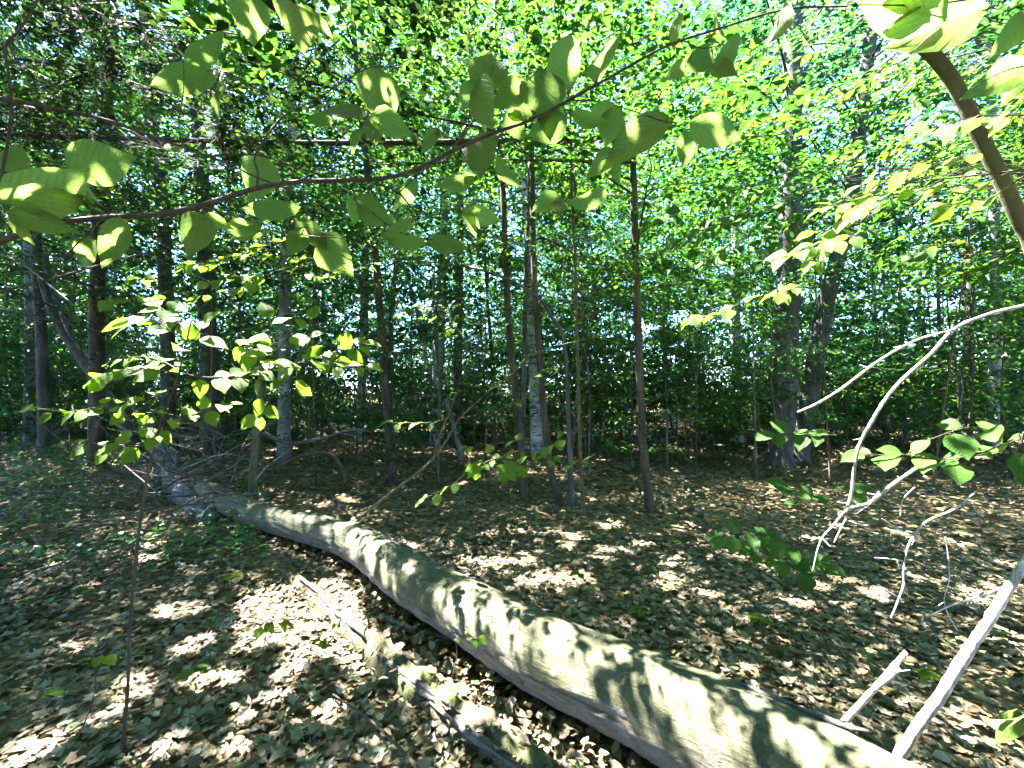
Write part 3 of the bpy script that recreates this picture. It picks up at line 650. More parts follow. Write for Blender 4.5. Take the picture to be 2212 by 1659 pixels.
def undergrowth():
    g = Geo(); K = 3000; y = rng.uniform(14, 33, K); x = rng.uniform(-1.4, 1.4, K) * y; h = .15 + 3.6 * rng.random(K) ** 1.3
    c = np.stack([x, y, gz(x, y) + h], -1); o = rng.normal(0, 1, (K, 3)); o[:, 2] = -.1
    pos, dd, nn, L, W = sprays(c, o, rng.uniform(.7, 1.5, K), 26, .17, tilt=.3)
    leaves(g, TRI, pos, dd, nn, L * np.maximum(1, pos[:, 1] / 20), W * np.maximum(1, pos[:, 1] / 20), rng.random(len(pos)))
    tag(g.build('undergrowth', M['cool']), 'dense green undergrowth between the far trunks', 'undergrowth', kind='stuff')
undergrowth()
def wood_behind():                             # unseen wood beside and behind the viewer, added to shut out low skylight
    g = Geo(); K = 2600; a = rng.uniform(1.05, 2 * math.pi - 1.05, K); d = rng.uniform(15, 27, K); h = 17 * rng.random(K) ** 1.1
    c = np.stack([np.sin(a) * d, np.cos(a) * d, h + .3], -1); o = rng.normal(0, 1, (K, 3)); o[:, 2] = -.1
    pos, dd, nn, L, W = sprays(c, o, rng.uniform(1.6, 3.4, K), 16, .7, tilt=.5)
    leaves(g, TRI, pos, dd, nn, L, W, rng.random(len(pos)))
    tag(g.build('surrounding_wood', M['cool']), 'unseen green mass of the wood beside and behind the viewer', 'wood', kind='stuff')
wood_behind()

# ------------------------------------------------------------------ near leaves, each an object
def leaf_variant(k, maple=False):
    g = Geo(); r = np.random.default_rng(100 + k)
    rows = np.array([0, .12, .3, .5, .7, .88, 1.0]); cols = np.array([-1, -.5, 0, .5, 1.0])
    wprof = np.array([.03, .29, .46, .48, .35, .13, .0]) * (1 + r.normal(0, .05, 7))
    if maple: wprof = np.array([.10, .52, .30, .62, .28, .20, .0])
    v = []; uv = []
    fold = r.uniform(.05, .28); droop = r.uniform(.05, .35); tw = r.normal(0, .12); wav = r.uniform(.01, .035)
    for i, x in enumerate(rows):
        for c in cols:
            w = wprof[i] * (.78 if not maple else .9)
            y = c * w * 2 * .5
            z = fold * abs(y) - droop * x * x + tw * y * x + wav * math.sin(9 * x + 4 * c + k) * abs(c)
            v.append([x + (.03 * abs(c) if not maple else .1 * abs(c) * (i % 2)), y + .04 * math.sin(x * 3.1) * (k % 3 - 1), z]); uv.append([c * .5 * (wprof[i] / .5) + .5, x])
    f = []
    for i in range(len(rows) - 1):
        for j in range(4):
            a = i * 5 + j; f.append([a, a + 1, a + 6, a + 5])
    g.add(np.array(v), np.array(f), 0, np.array(uv))
    return g.mesh('leaf', smooth=True)
LEAVES = {}
for matname in ('fresh', 'shade_leaf', 'olive'):
    LEAVES[matname] = []
    for k in range(7):
        me = leaf_variant(k); me.materials.append(M[matname]); LEAVES[matname].append(me)
MAPLES = []
for k in range(2):
    me = leaf_variant(20 + k, True); me.materials.append(M['fresh']); MAPLES.append(me)

def put_leaf(root, base, d, n, L, wide=1.0, mat='fresh', me=None, name='leaf'):
    d = nrmz(d); n = nrmz(n - (n @ d) * d); s = np.cross(n, d)
    o = bpy.data.objects.new(name, me or random.choice(LEAVES[mat])); COL.objects.link(o)
    R = Matrix((( d[0] * L, s[0] * L * wide, n[0] * L, base[0]), (d[1] * L, s[1] * L * wide, n[1] * L, base[1]), (d[2] * L, s[2] * L * wide, n[2] * L, base[2]), (0, 0, 0, 1)))
    o.parent = root; o.matrix_parent_inverse = Matrix.Translation(root.location).inverted(); o.matrix_basis = R
    return o

def path3(px, D0, D1=None):
    D1 = D0 if D1 is None else D1
    D = np.linspace(D0, D1, len(px)); return np.array([P(x, y, d) for (x, y), d in zip(px, D)])

def stick(g, pts, r0, r1, n=None, sides=6, rough=.05, knob=0.0):
    pts = np.asarray(pts); n = n or max(6, 4 * len(pts))
    q = smooth_path(pts, n); r = np.linspace(r0, r1, n)
    if knob: r = r * (1 + knob * np.maximum(0, rng.normal(0, 1, n)))
    tubes(g, q[None], r[None], sides, rough=rough)
    return q

def leafy_twig(root, g, pts, spacing, L, r0=.003, r1=.001, mat='fresh', up=(0, 0, 1), face=.0, n0=.12, tipleaf=True, lit=None, lj=.3, start=.1, clear=0):
    """a twig with leaves set alternately left and right"""
    q = stick(g, pts, r0, r1, n=max(8, int(len(pts) * 6)), sides=5)
    s = np.concatenate([[0], np.cumsum(np.linalg.norm(np.diff(q, axis=0), axis=1))]); tot = s[-1]
    k = 0; a = tot * start
    while a < tot:
        p = np.array([np.interp(a, s, q[:, i]) for i in range(3)]); p2 = np.array([np.interp(min(a + .03, tot), s, q[:, i]) for i in range(3)])
        p1 = np.array([np.interp(max(a - .03, 0), s, q[:, i]) for i in range(3)]); tg = nrmz(p2 - p1)
        n = nrmz(np.array(up, float) + face * nrmz(CAM - p) + rng.normal(0, lj, 3)); side = nrmz(np.cross(n, tg)) * (1 if k % 2 else -1)
        d = nrmz(tg * rng.uniform(.35, .9) + side * rng.uniform(.7, 1) + np.array([0, 0, -.2]) + rng.normal(0, .15, 3))
        l = L * rng.uniform(.7, 1.2)
        if clear and rng.random() < clear and in_gap(p + d * l * .5, l * .45): a += spacing * .6; k += 1; continue
        pet = p + d * .012
        stick(g, [p, pet + .004 * n], .0011, .0009, n=3, sides=3, rough=0)
        put_leaf(root, pet, d, n, l, rng.uniform(.85, 1.15), mat)
        if lit and rng.random() < lit: gap(p + d * l * .5, l * .62)
        a += spacing * rng.uniform(.7, 1.3); k += 1
    if tipleaf:
        tg = nrmz(q[-1] - q[-3]); put_leaf(root, q[-1], tg + np.array([0, 0, -.15]), np.array(up) + rng.normal(0, .2, 3) + face * nrmz(CAM - q[-1]), L * rng.uniform(.8, 1.1), 1.0, mat)
    return q

def in_gap(p, m):
    q = shadow_uv(p); return bool((((GAP0[:, 0] - q[0]) ** 2 + (GAP0[:, 1] - q[1]) ** 2) < (GAP0[:, 2] + m) ** 2).any())
# --- overhanging branch: the long dark one across the top
MAINB = [(-80, 560), (0, 523), (110, 485), (230, 470), (340, 463), (430, 445), (550, 408), (640, 393), (720, 390), (830, 385), (900, 365), (980, 325), (1060, 290), (1150, 258), (1240, 210), (1330, 160), (1440, 100), (1560, 60), (1700, 20), (1830, 14)]
SECB = [(-60, 205), (*z1(0, 640),), z1(280, 690), z1(520, 735), z1(760, 800), z1(1000, 890), z1(1180, 950), z1(1350, 1010), z1(1500, 1000), z1(1700, 1010), z1(1900, 1080), z1(2010, 1110), z1(2212, 1170)]
def branch_thing(name, label, pxs, mat='twig', cat='branch'):
    """pxs: (pixels, D0, D1, r0, r1)"""
    g = Geo(); qs = []
    first = path3(*pxs[0][:3])
    root = empty(name, first[0]); tag(root, label, cat)
    for k, (px, D0, D1, r0, r1) in enumerate(pxs):
        q = stick(g, path3(px, D0, D1), r0, r1, n=len(px) * 6, sides=7 if r0 > .004 else 5, rough=.04, knob=.06); qs.append(q)
    return root, g, np.vstack(qs), mat

def finish(root, g, mat, name='stem'): g.build(name, M[mat], root, smooth=True)

def pixel_leaf(root, g, qs, cx, cy, L2, ang, wide=1.0, mat='olive', tilt=.42, D=None, me=None):
    """a leaf centred at a measured place, held by a stalk from the nearest twig; ang in degrees, image plane, base to tip"""
    a = math.radians(ang); dirv = math.cos(a) * RGT - math.sin(a) * UPV
    v = FWD + (cx * S - 512) / FPX * RGT + (384 - cy * S) / FPX * UPV
    bx, by = cx - math.cos(a) * L2 / 2, cy - math.sin(a) * L2 / 2
    vb = FWD + (bx * S - 512) / FPX * RGT + (384 - by * S) / FPX * UPV
    rel = qs - CAM; dep = rel @ FWD
    pxy = rel / dep[:, None]; e = np.linalg.norm(pxy - vb, axis=1); i = int(np.argmin(e))
    Dl = (D or dep[i]) * rng.uniform(.96, 1.06)
    base = CAM + Dl * vb; L = L2 * S * Dl / FPX * 1.03
    n = nrmz(-nrmz(v) * 1.0 + np.array([0, 0, -.35]) + rng.normal(0, tilt, 3))      # the pale underside faces the viewer
    d = nrmz(dirv + FWD * rng.normal(0, .22))
    stick(g, [qs[i], .5 * (qs[i] + base) + np.array([0, 0, -.006]), base], .0016, .001, n=6, sides=4, rough=0)
    put_leaf(root, base, d, n, L, wide, mat, me)
    if me is None and D is None and rng.random() < .55:      # a second leaf from the same bud
        a2 = a + rng.choice([-1, 1]) * rng.uniform(.5, 1.1); d2 = nrmz(math.cos(a2) * RGT - math.sin(a2) * UPV + FWD * rng.normal(.1, .3)); n2 = nrmz(n + rng.normal(0, .5, 3))
        put_leaf(root, base + FWD * rng.uniform(.005, .03), d2, n2, L * rng.uniform(.55, .95), wide * rng.uniform(.8, 1.0), mat)

root, g, qs, mt = branch_thing('beech_branch', 'long dark twiggy branch sweeping across the top in front of the lens', [
    (MAINB, .95, 1.05, .0072, .0022),
    ([(555, 405), (557, 370), (553, 333), z1(1820, 770), z1(2050, 640), z1(2200, 545), (795, 147), (850, 143), (885, 128)], 1.0, 1.08, .003, .0012),
    ([z1(1660, 990), z1(1590, 860), z1(1500, 740), z1(1400, 560)], 1.02, 1.1, .0018, .0008),
    ([z2(700, 990), z2(830, 820), z2(945, 650), z2(1060, 570), z2(1200, 490)], 1.0, 1.0, .0026, .001),
    ([z2(825, 800), z2(850, 660), z2(885, 580)], 1.0, .98, .0015, .001), ([z2(945, 650), z2(960, 540), z2(985, 430)], 1.0, .97, .0014, .001),
    ([z2(210, 1185), z2(370, 1250), z2(480, 1365), z2(640, 1390), z2(780, 1320)], 1.0, 1.02, .0026, .001),
    ([z2(370, 1250), z2(560, 1080), z2(720, 990)], 1.0, 1.0, .0015, .0015),
    ([z2(1050, 870), z2(1120, 950), z2(1260, 1015), z2(1450, 960), z2(1730, 970)], 1.0, 1.05, .002, .0009),
    ([z2(1480, 650), z2(1640, 655), z2(1800, 690), z2(2040, 770), z2(2212, 830)], 1.02, 1.05, .002, .0009),
    ([z2(1850, 300), z2(1940, 260), z2(2060, 180), z2(2190, 0)], 1.03, 1.1, .002, .001),
    ([z3(0, 260), z3(110, 310), z3(230, 300)], 1.05, 1.0, .0016, .001),
    ([z2(-50, 1180), z2(-60, 1040), z2(-30, 930), z2(100, 790), z2(220, 730)], 1.0, 1.0, .002, .001),
    ([(720, 390), (770, 430), (860, 500), (950, 520)], 1.0, .98, .002, .001),
    ([(430, 445), (520, 470), (640, 505), (740, 515)], .97, .95, .002, .001)])
for a in [(535, 25, 90, 80, 1.15), (650, 45, 115, 60, 1.0), (440, 112, 110, -35, .7), (410, 190, 130, 160, .55), (820, 192, 110, 80, 1.15), (735, 240, 115, 195, 1.0), (838, 266, 85, 30, .9),
          (1052, 152, 110, -80, 1.0), (1040, 222, 110, 85, 1.0), (1105, 205, 90, 140, .8), (1222, 132, 120, -40, 1.0), (1310, 122, 125, -35, .8), (1182, 200, 120, 75, 1.0), (1190, 276, 90, 150, .9),
          (1322, 264, 75, 110, 1.05), (1268, 262, 80, 30, .6), (1040, 335, 110, 100, 1.0), (985, 392, 90, 160, .7), (1095, 372, 90, 60, .8), (1586, 112, 95, -20, 1.0), (1515, 130, 80, 150, .8), (1460, 160, 60, 140, .7),
          (1372, 310, 190, 140, .5), (1530, 300, 110, 40, .75), (722, 545, 100, 60, 1.1), (800, 458, 90, 40, .9), (770, 445, 70, 110, .8), (870, 522, 100, 20, .6), (965, 532, 80, 10, .65), (1042, 460, 90, 15, .7),
          (590, 458, 130, 170, .45), (515, 492, 110, 170, .5), (440, 505, 100, 80, .8), (672, 500, 90, 40, .7), (562, 380, 100, 100, .9), (640, 520, 70, 120, .8), (1182, 436, 70, 160, .8), (1270, 442, 100, 150, .6),
          (1300, 352, 80, 130, .7), (930, 300, 60, 120, .6), (880, 420, 80, 120, .7), (1110, 265, 70, 60, .9), (690, 262, 50, 170, .8), (1460, 60, 70, 110, .7), (1690, 60, 120, 100, .5), (1560, 40, 80, -60, .8)]:
    pixel_leaf(root, g, qs, *a[:4], wide=a[4])
finish(root, g, mt)

root, g, qs, mt = branch_thing('beech_branch', 'thinner brown branch slanting down from the left edge above the dark one', [
    (SECB, .85, 1.1, .0045, .0015), ([z1(1350, 1010), z1(1500, 1070), z1(1640, 1140), z1(1850, 1220), z1(2050, 1310), z1(2150, 1370)], .98, 1.05, .0026, .001),
    ([z1(1180, 950), z1(1160, 800), z1(1190, 580), z1(1190, 400)], .96, 1.0, .0013, .0008),
    ([z1(0, 1180), z1(35, 1010), z1(60, 850), z1(75, 680), z1(55, 480), z1(35, 300), z1(130, 190), z1(245, 0)], .85, .85, .003, .002),
    ([z1(60, 290), z1(130, 430), z1(225, 540)], .85, .85, .0018, .001),
    ([z1(430, 1650), z1(600, 1480), z1(760, 1340), z1(800, 1310)], .9, .9, .0018, .001)])
for a in [(205, 352, 125, -10, .95), (75, 402, 165, -25, .9), (110, 442, 150, 165, .6), (70, 470, 120, 10, .6), (45, 350, 90, 40, .9), (160, 545, 110, 150, .6), (250, 520, 110, 100, .6)]:
    pixel_leaf(root, g, qs, *a[:4], wide=a[4])
finish(root, g, mt)

root, g, qs, mt = branch_thing('beech_branch', 'thin bare twig rising gently from the left edge below the dark branch', [
    ([(-40, 655), (0, 632), (120, 600), (250, 562), (330, 545), (480, 522), (640, 500)], 1.3, 1.5, .004, .001), ([(120, 600), (150, 560), (200, 500)], 1.3, 1.3, .0016, .0008)])
finish(root, g, mt)
BOUGH = [(40, -40), (116, 0), (187, 20), (250, 47), (370, 97), (440, 127), (520, 175)]
root, g, qs, mt = branch_thing('hemlock_bough', 'dark needled hemlock boughs hanging in the upper left corner', [
    (BOUGH, 3.2, 3.6, .022, .006), ([(-60, 120), (60, 130), (180, 150), (320, 190), (450, 250), (560, 290)], 3.6, 4.0, .014, .004), ([(-60, 230), (80, 260), (240, 300), (380, 330), (480, 370)], 3.8, 4.2, .012, .003),
    ([(250, 47), (400, 60), (560, 80), (760, 110), (900, 150)], 3.4, 4.4, .010, .003), ([(370, 97), (420, 160), (460, 240), (480, 330)], 3.5, 3.7, .006, .002)], 'bark_dark')
K, nl = 430, 34; k = rng.integers(0, len(qs), K); c = qs[k] + rng.normal(0, 1, (K, 3)) * [.22, .25, .10] - np.array([0, 0, .08])
o2 = np.stack([rng.normal(.3, .7, K), rng.normal(-.1, .5, K), rng.normal(-.55, .2, K)], -1)
pos, d, n, LL, W = sprays(c, o2, rng.uniform(.35, .8, K), nl, .15, tilt=.3, droop=.5, asp=.42, flat=.03); d[:, 2] -= .4
CROWNS.append(dict(pos=pos, d=d, n=n, L=LL, W=W, rn=np.repeat(rng.normal(0, .2, K), nl), tpl=FEATHER, mat='hemlock', root=root))
tg = Geo(); tubes(tg, np.stack([qs[k], .5 * (qs[k] + c) + np.array([0, 0, .02]), c], 1), np.full((K, 1), .003) * np.array([[1, .75, .4]]), 3, cap=False); tag(tg.build('twigs', M['bark_dark'], root), kind='stuff')
finish(root, g, mt)
# near leaves of the upper right corner
root, g, qs, mt = branch_thing('beech_branch', 'near branch with big bright leaves at the top right edge', [
    ([(2300, -30), (2150, -10), (2000, 10), (1830, 10)], .9, .8, .003, .001), ([(2300, 130), (2180, 150), (2100, 190)], .9, .9, .002, .001)])
for a in [(1960, 30, 170, 190, .75), (2060, 28, 160, 170, .75), (1930, 5, 120, 150, .8), (2180, 160, 110, 150, .8), (2200, 60, 90, 120, .8)]:
    pixel_leaf(root, g, qs, *a[:4], wide=a[4])
finish(root, g, mt)

# --- the sunlit sapling in the left foreground
stem = [(262, 1665), (268, 1580), (276, 1480), (282, 1330), (300, 1150), (318, 1030), (335, 960), (352, 900), (372, 850), (388, 800), (402, 735), (415, 690)]
D0 = 1.68
root, g, qs, mt = branch_thing('beech_sapling', 'slender sapling in the left foreground with glowing sunlit leaves', [(stem, D0, 1.8, .0075, .0022)], 'bark_brown', 'sapling')
for px, Da, Db, L, sp, lit in [
    ([(402, 738), (370, 715), (330, 690), (285, 700)], 1.8, 1.75, .105, .045, 1), ([(395, 762), (420, 735), (440, 700)], 1.8, 1.78, .10, .045, 1), ([(405, 720), (380, 690), (345, 662)], 1.8, 1.85, .10, .05, .8),
    ([(382, 805), (330, 800), (260, 800), (205, 818)], 1.78, 1.75, .08, .034, .15), ([(385, 800), (350, 780), (300, 770), (240, 780)], 1.8, 1.9, .075, .034, .1),
    ([(372, 850), (300, 862), (250, 872), (150, 888), (75, 882)], 1.78, 1.7, .075, .04, .25), ([(360, 890), (300, 892), (225, 888)], 1.77, 1.72, .07, .036, .1),
    ([(345, 950), (305, 962), (262, 965)], 1.75, 1.7, .10, .045, .5), ([(342, 955), (240, 962), (140, 958)], 1.75, 1.7, .075, .05, .2),
    ([(365, 905), (400, 902), (440, 888), (490, 872)], 1.77, 1.8, .075, .04, .2), ([(372, 900), (385, 885)], 1.77, 1.74, .08, .05, .8),
    ([(385, 805), (450, 815), (540, 808), (640, 785), (780, 742)], 1.8, 1.95, .085, .042, .25), ([(540, 808), (560, 770), (545, 735), (525, 750)], 1.86, 1.86, .095, .045, 1),
    ([(580, 800), (590, 740), (580, 690)], 1.88, 1.9, .095, .05, .8), ([(640, 785), (660, 740), (672, 690)], 1.9, 1.92, .085, .05, .4), ([(640, 786), (640, 815), (610, 825)], 1.9, 1.86, .085, .05, .9),
    ([(560, 805), (572, 850), (565, 900)], 1.86, 1.86, .08, .05, .3), ([(690, 772), (740, 790), (790, 790)], 1.92, 1.95, .08, .045, .3),
    ([(350, 905), (330, 930), (345, 940)], 1.76, 1.72, .07, .06, .4)]:
    leafy_twig(root, g, path3(px, Da, Db), sp * .95, L * 1.0, face=.75, lit=lit, lj=.4, clear=.6)
finish(root, g, mt)
# sunny spray above it
root, g, qs, mt = branch_thing('beech_branch', 'leafy branch in sunlight above the left sapling', [([(860, 500), (780, 540), (700, 560), (620, 580)], 3.6, 2.9, .006, .003)], 'twig')
for px, Da, Db, lit in [([(620, 580), (560, 592), (420, 612), (330, 640), (240, 650)], 2.9, 2.5, .5), ([(700, 560), (620, 555), (540, 545), (400, 575)], 3.1, 2.7, .6), ([(640, 575), (690, 600), (740, 590), (800, 570)], 2.9, 2.7, .3),
                        ([(560, 590), (520, 620), (430, 640)], 2.8, 2.6, .4), ([(720, 550), (680, 520), (600, 520), (540, 540)], 3.1, 2.9, .6), ([(480, 600), (430, 570), (360, 590), (300, 600)], 2.75, 2.6, .5)]:
    leafy_twig(root, g, path3(px, Da, Db), .045, .088, face=.15, lit=lit, up=(0, -.15, 1), clear=1.0)
finish(root, g, mt)

# --- sapling growing up from behind the log, bent to the right
root, g, qs, mt = branch_thing('beech_sapling', 'thin bent sapling rising to the right from behind the log', [
    ([z5(140, 1680), z5(200, 1630), z5(380, 1490), z5(560, 1350), z5(680, 1200), z5(740, 1090), z5(820, 1000), z5(950, 880), z5(1100, 770), z5(1230, 640), z5(1450, 570), z5(1700, 520)], 3.5, 2.7, .0135, .002),
    ([z5(600, 1290), z5(640, 1160), z5(690, 1040), z5(740, 900), z5(790, 720), z5(820, 550)], 3.25, 3.0, .008, .0025),
    ([z5(780, 1050), z5(1000, 1000), z5(1120, 950), z5(1220, 880), z5(1240, 790)], 3.0, 2.9, .004, .0015),
    ([z5(680, 1000), z5(700, 905), z5(560, 912), z5(440, 920)], 3.1, 3.2, .004, .002), ([z5(560, 912), z5(400, 935), z5(340, 950)], 3.1, 3.2, .002, .001)], 'twig_green', 'sapling')
for px, Da, Db, L, sp, lit in [([z5(1300, 1200), z5(1100, 1280), z5(900, 1350), z5(720, 1480), z5(540, 1570)], 2.8, 2.5, .085, .055, .25), ([z5(1470, 1100), z5(1400, 1200), z5(1300, 1250), z5(1200, 1300)], 2.8, 2.7, .095, .05, .15),
                               ([z5(1230, 1180), z5(1000, 1215), z5(820, 1235)], 2.8, 2.8, .08, .06, .05), ([z5(680, 1060), z5(560, 1080), z5(420, 1080), z5(300, 1080)], 3.0, 2.9, .09, .06, .3),
                               ([z5(1650, 1280), z5(1560, 1335), z5(1480, 1350), z5(1330, 1310)], 2.8, 2.7, .085, .055, .1), ([z5(1240, 790), z5(1290, 750), z5(1380, 720)], 2.9, 2.9, .075, .05, .2),
                               ([z5(1100, 960), z5(1180, 920), z5(1240, 850)], 2.9, 2.9, .075, .06, .1), ([z5(900, 1350), z5(1000, 1330), z5(1060, 1310)], 2.7, 2.7, .08, .05, .1)]:
    leafy_twig(root, g, path3(px, Da, Db), sp * 1.1, L * .9, face=.3, lit=lit)
for (x, y), L2, ang in [(z5(1080, 1400), 52, 125), (z5(860, 1400), 42, 60), (z5(1170, 1400), 30, 60)]:
    pixel_leaf(root, g, qs, x, y, L2, ang, 1.0, D=2.6, me=random.choice(MAPLES), tilt=.2)
finish(root, g, mt)
# leafy tips further back
root, g, qs, mt = branch_thing('beech_branch', 'yellow-green leaf spray in front of the pale beech trunk', [([z5(840, 260), z5(760, 320), z5(680, 380)], 5.6, 5.2, .005, .003)], 'twig')
for px in ([z5(760, 320), z5(640, 330), z5(480, 330), z5(360, 380)], [z5(700, 370), z5(620, 400), z5(500, 410)], [z5(720, 350), z5(740, 410), z5(700, 480)]):
    leafy_twig(root, g, path3(px, 5.4, 5.1), .075, .11, face=.3, lit=.25)
finish(root, g, mt)

# --- right side: shaded leaf sprays close by
root, g, qs, mt = branch_thing('beech_branch', 'shaded leafy branch at the right edge above the dead twigs', [([z6(2300, 1120), z6(2150, 1180), z6(1950, 1270), z6(1800, 1270), z6(1660, 1330)], 1.5, 1.5, .004, .002)], 'twig')
for px, Da, Db in (([z6(1950, 1270), z6(1700, 1320), z6(1450, 1290), z6(1180, 1290)], 1.5, 1.55), ([z6(2100, 1200), z6(1950, 1120), z6(1800, 1120), z6(1600, 1190)], 1.5, 1.55), ([z6(2212, 1140), z6(2190, 1230), z6(2150, 1290), z6(2000, 1270)], 1.45, 1.5)):
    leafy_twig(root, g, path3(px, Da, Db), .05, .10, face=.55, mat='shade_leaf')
finish(root, g, mt)
root, g, qs, mt = branch_thing('beech_branch', 'small hanging shaded spray before the thick dark trunks', [([z6(1000, 1160), z6(860, 1150), z6(760, 1160)], 2.3, 2.2, .002, .001)], 'twig')
leafy_twig(root, g, path3([z6(1000, 1160), z6(860, 1160), z6(740, 1150), z6(600, 1150)], 2.2, 2.2), .06, .105, face=.5, mat='shade_leaf')
finish(root, g, mt)
root, g, qs, mt = branch_thing('beech_sapling', 'dark green leafy sapling low in the shade left of the dead twigs', [([(1775, 1405), (1770, 1330), (1745, 1240), (1730, 1160), (1735, 1070)], 2.95, 2.6, .006, .002)], 'twig_green', 'sapling')
for px in ([z9(760, 250), z9(600, 180), z9(400, 130), z9(270, 170)], [z9(780, 330), z9(680, 320), z9(560, 290), z9(450, 260)], [z6(800, 1640), z6(850, 1560), z6(950, 1520), z6(1080, 1500)], [z6(780, 1600), z6(720, 1540), z6(690, 1500)], [z9(790, 400), z9(860, 370), z9(900, 330)]):
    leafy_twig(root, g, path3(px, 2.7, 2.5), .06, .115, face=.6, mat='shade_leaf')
finish(root, g, mt)
# branches of the leaning beech on the right
root, g, qs, mt = branch_thing('beech_branch', 'feathery branch with bright edges across the right, under the leaning beech', [([(2290, 335), (2212, 365), (2100, 380), (2000, 390), (1900, 410), (1800, 440)], 1.9, 2.1, .005, .0015)], 'twig')
for px, lit in (([(2200, 365), (2100, 400), (2000, 405), (1880, 425), (1780, 450)], .35), ([(2150, 375), (2050, 350), (1950, 370), (1860, 400)], .3), ([(2212, 380), (2130, 430), (2040, 440)], .2), ([(1900, 412), (1850, 450), (1800, 490), (1760, 500)], .2), ([(2212, 250), (2120, 250), (2040, 270), (1980, 290)], .1)):
    leafy_twig(root, g, path3(px, 1.95, 2.15), .05, .10, face=.2, lit=lit)
finish(root, g, mt)
root, g, qs, mt = branch_thing('beech_branch', 'bright yellow-green leaf cluster hanging alone on the right', [([(1960, 470), (1880, 500), (1800, 525), (1770, 530)], 1.9, 1.9, .0025, .001)], 'twig')
leafy_twig(root, g, path3([(1860, 505), (1800, 520), (1750, 530), (1700, 555)], 1.9, 1.85), .034, .095, face=.5, lit=1)
leafy_twig(root, g, path3([(1790, 525), (1765, 550), (1750, 565)], 1.9, 1.85), .04, .09, face=.6, lit=1)
finish(root, g, mt)
root, g, qs, mt = branch_thing('beech_branch', 'lower thin twig with two bright narrow leaf groups right of centre', [([(1800, 580), (1740, 610), (1640, 640), (1560, 665), (1480, 690)], 2.4, 2.4, .002, .001)], 'twig')
leafy_twig(root, g, path3([(1740, 612), (1690, 630), (1640, 638)], 2.4, 2.35), .05, .11, face=.1, lit=1)
leafy_twig(root, g, path3([(1600, 655), (1550, 675), (1490, 690)], 2.4, 2.35), .05, .10, face=.1, lit=.6)
finish(root, g, mt)
for D, box, nn, lab in [(3.6, (1380, 2150, 380, 560), 22, 'tiered dim leaf layers right of centre, high up'), (4.4, (1420, 2212, 60, 330), 26, 'dim leafy layers filling the upper right')]:
    pts0 = P(2330, box[2] + 20, D + .3)
    root = empty('beech_branch', pts0); tag(root, lab, 'branch'); g = Geo()
    for i in range(nn):
        x = rng.uniform(box[0], box[1]); y = rng.uniform(box[2], box[3]); d = D + rng.normal(0, .35)
        l = rng.uniform(90, 190); sl = rng.uniform(.15, .4)
        mid = P(min(x + l * 1.3, 2300), y - l * .5, d)
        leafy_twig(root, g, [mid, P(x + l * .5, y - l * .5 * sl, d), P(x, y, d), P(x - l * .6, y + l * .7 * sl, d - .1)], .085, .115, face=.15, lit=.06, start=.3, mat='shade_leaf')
        stick(g, [pts0 + rng.normal(0, .05, 3), .5 * (pts0 + mid) + np.array([0, 0, .1]), mid], .005, .002, n=8, sides=4)
    finish(root, g, 'twig')
# leafy edge at the bottom right
root, g, qs, mt = branch_thing('beech_seedling', 'small seedling with one glossy green leaf at the lower right edge', [([(2330, 1790), (2320, 1680), (2280, 1590), (2240, 1545)], 1.58, 1.5, .003, .0012)], 'twig_green', 'seedling')
pixel_leaf(root, g, qs, 2160, 1545, 110, 175, .7, tilt=.3); pixel_leaf(root, g, qs, 2200, 1580, 60, 70, .7)
gap(P(2160, 1545, 1.5), .06)
finish(root, g, mt)

# ------------------------------------------------------------------ dead branches of the log
def dead(name, label, pxs, lit=True, mat='dead', cat='branch', root=None):
    g = Geo(); first = path3(*pxs[0][:3])
    own = root is None
    if own: root = empty(name, first[0]); tag(root, label, cat)
    for px, Da, Db, r0, r1 in pxs:
        q = stick(g, path3(px, Da, Db), r0, r1, n=len(px) * 6, sides=8 if r0 > .01 else 6, rough=.07, knob=.10)
        for _ in range(int(len(q) / 7) if .0025 < r0 < .03 else 0):
            m_ = rng.integers(2, len(q) - 2); dv = nrmz(q[m_ + 1] - q[m_ - 1]) * .6 + nrmz(rng.normal(0, 1, 3)); l_ = rng.uniform(.012, .05); stick(g, [q[m_], q[m_] + dv * l_ * .5, q[m_] + dv * l_ + rng.normal(0, .006, 3)], min(r0 * .35, .003), .0008, n=5, sides=4)
        if lit:
            for p in q[::2]: gap(p, max(.03, r0 * 2.2) * rng.uniform(.5, 1.2))
    g.build('stem' if own else name, M[mat], root, smooth=True)
    return root
dead('branch_stub', '', [([(1925, 1665), (1955, 1612), (1990, 1560), (2040, 1490), (2095, 1400), (2130, 1350), (2180, 1270), (2240, 1180), (2330, 1060)], 1.56, 1.45, .019, .013)], root=log)
dead('branch_stub', '', [([(1790, 1600), (1825, 1558), (1850, 1530), (1900, 1475), (1958, 1408)], 1.66, 1.62, .013, .0085), ([(1885, 1492), (1920, 1465), (1945, 1445)], 1.63, 1.6, .008, .006)], root=log)
def on_log(f, ang, lift=0.0):                  # a point of the log's skin: share of its length, angle from the top towards the far side
    q = lp[int(f * (len(lp) - 1))]; tg = nrmz(lp[min(int(f * (len(lp) - 1)) + 1, len(lp) - 1), :3] - lp[max(int(f * (len(lp) - 1)) - 1, 0), :3]); sd = nrmz(np.cross(tg, [0, 0, 1.0]))
    if sd[1] < 0: sd = -sd
    return q[:3] + (sd * math.sin(ang) + np.array([0, 0, 1.0]) * math.cos(ang)) * (q[3] + lift)
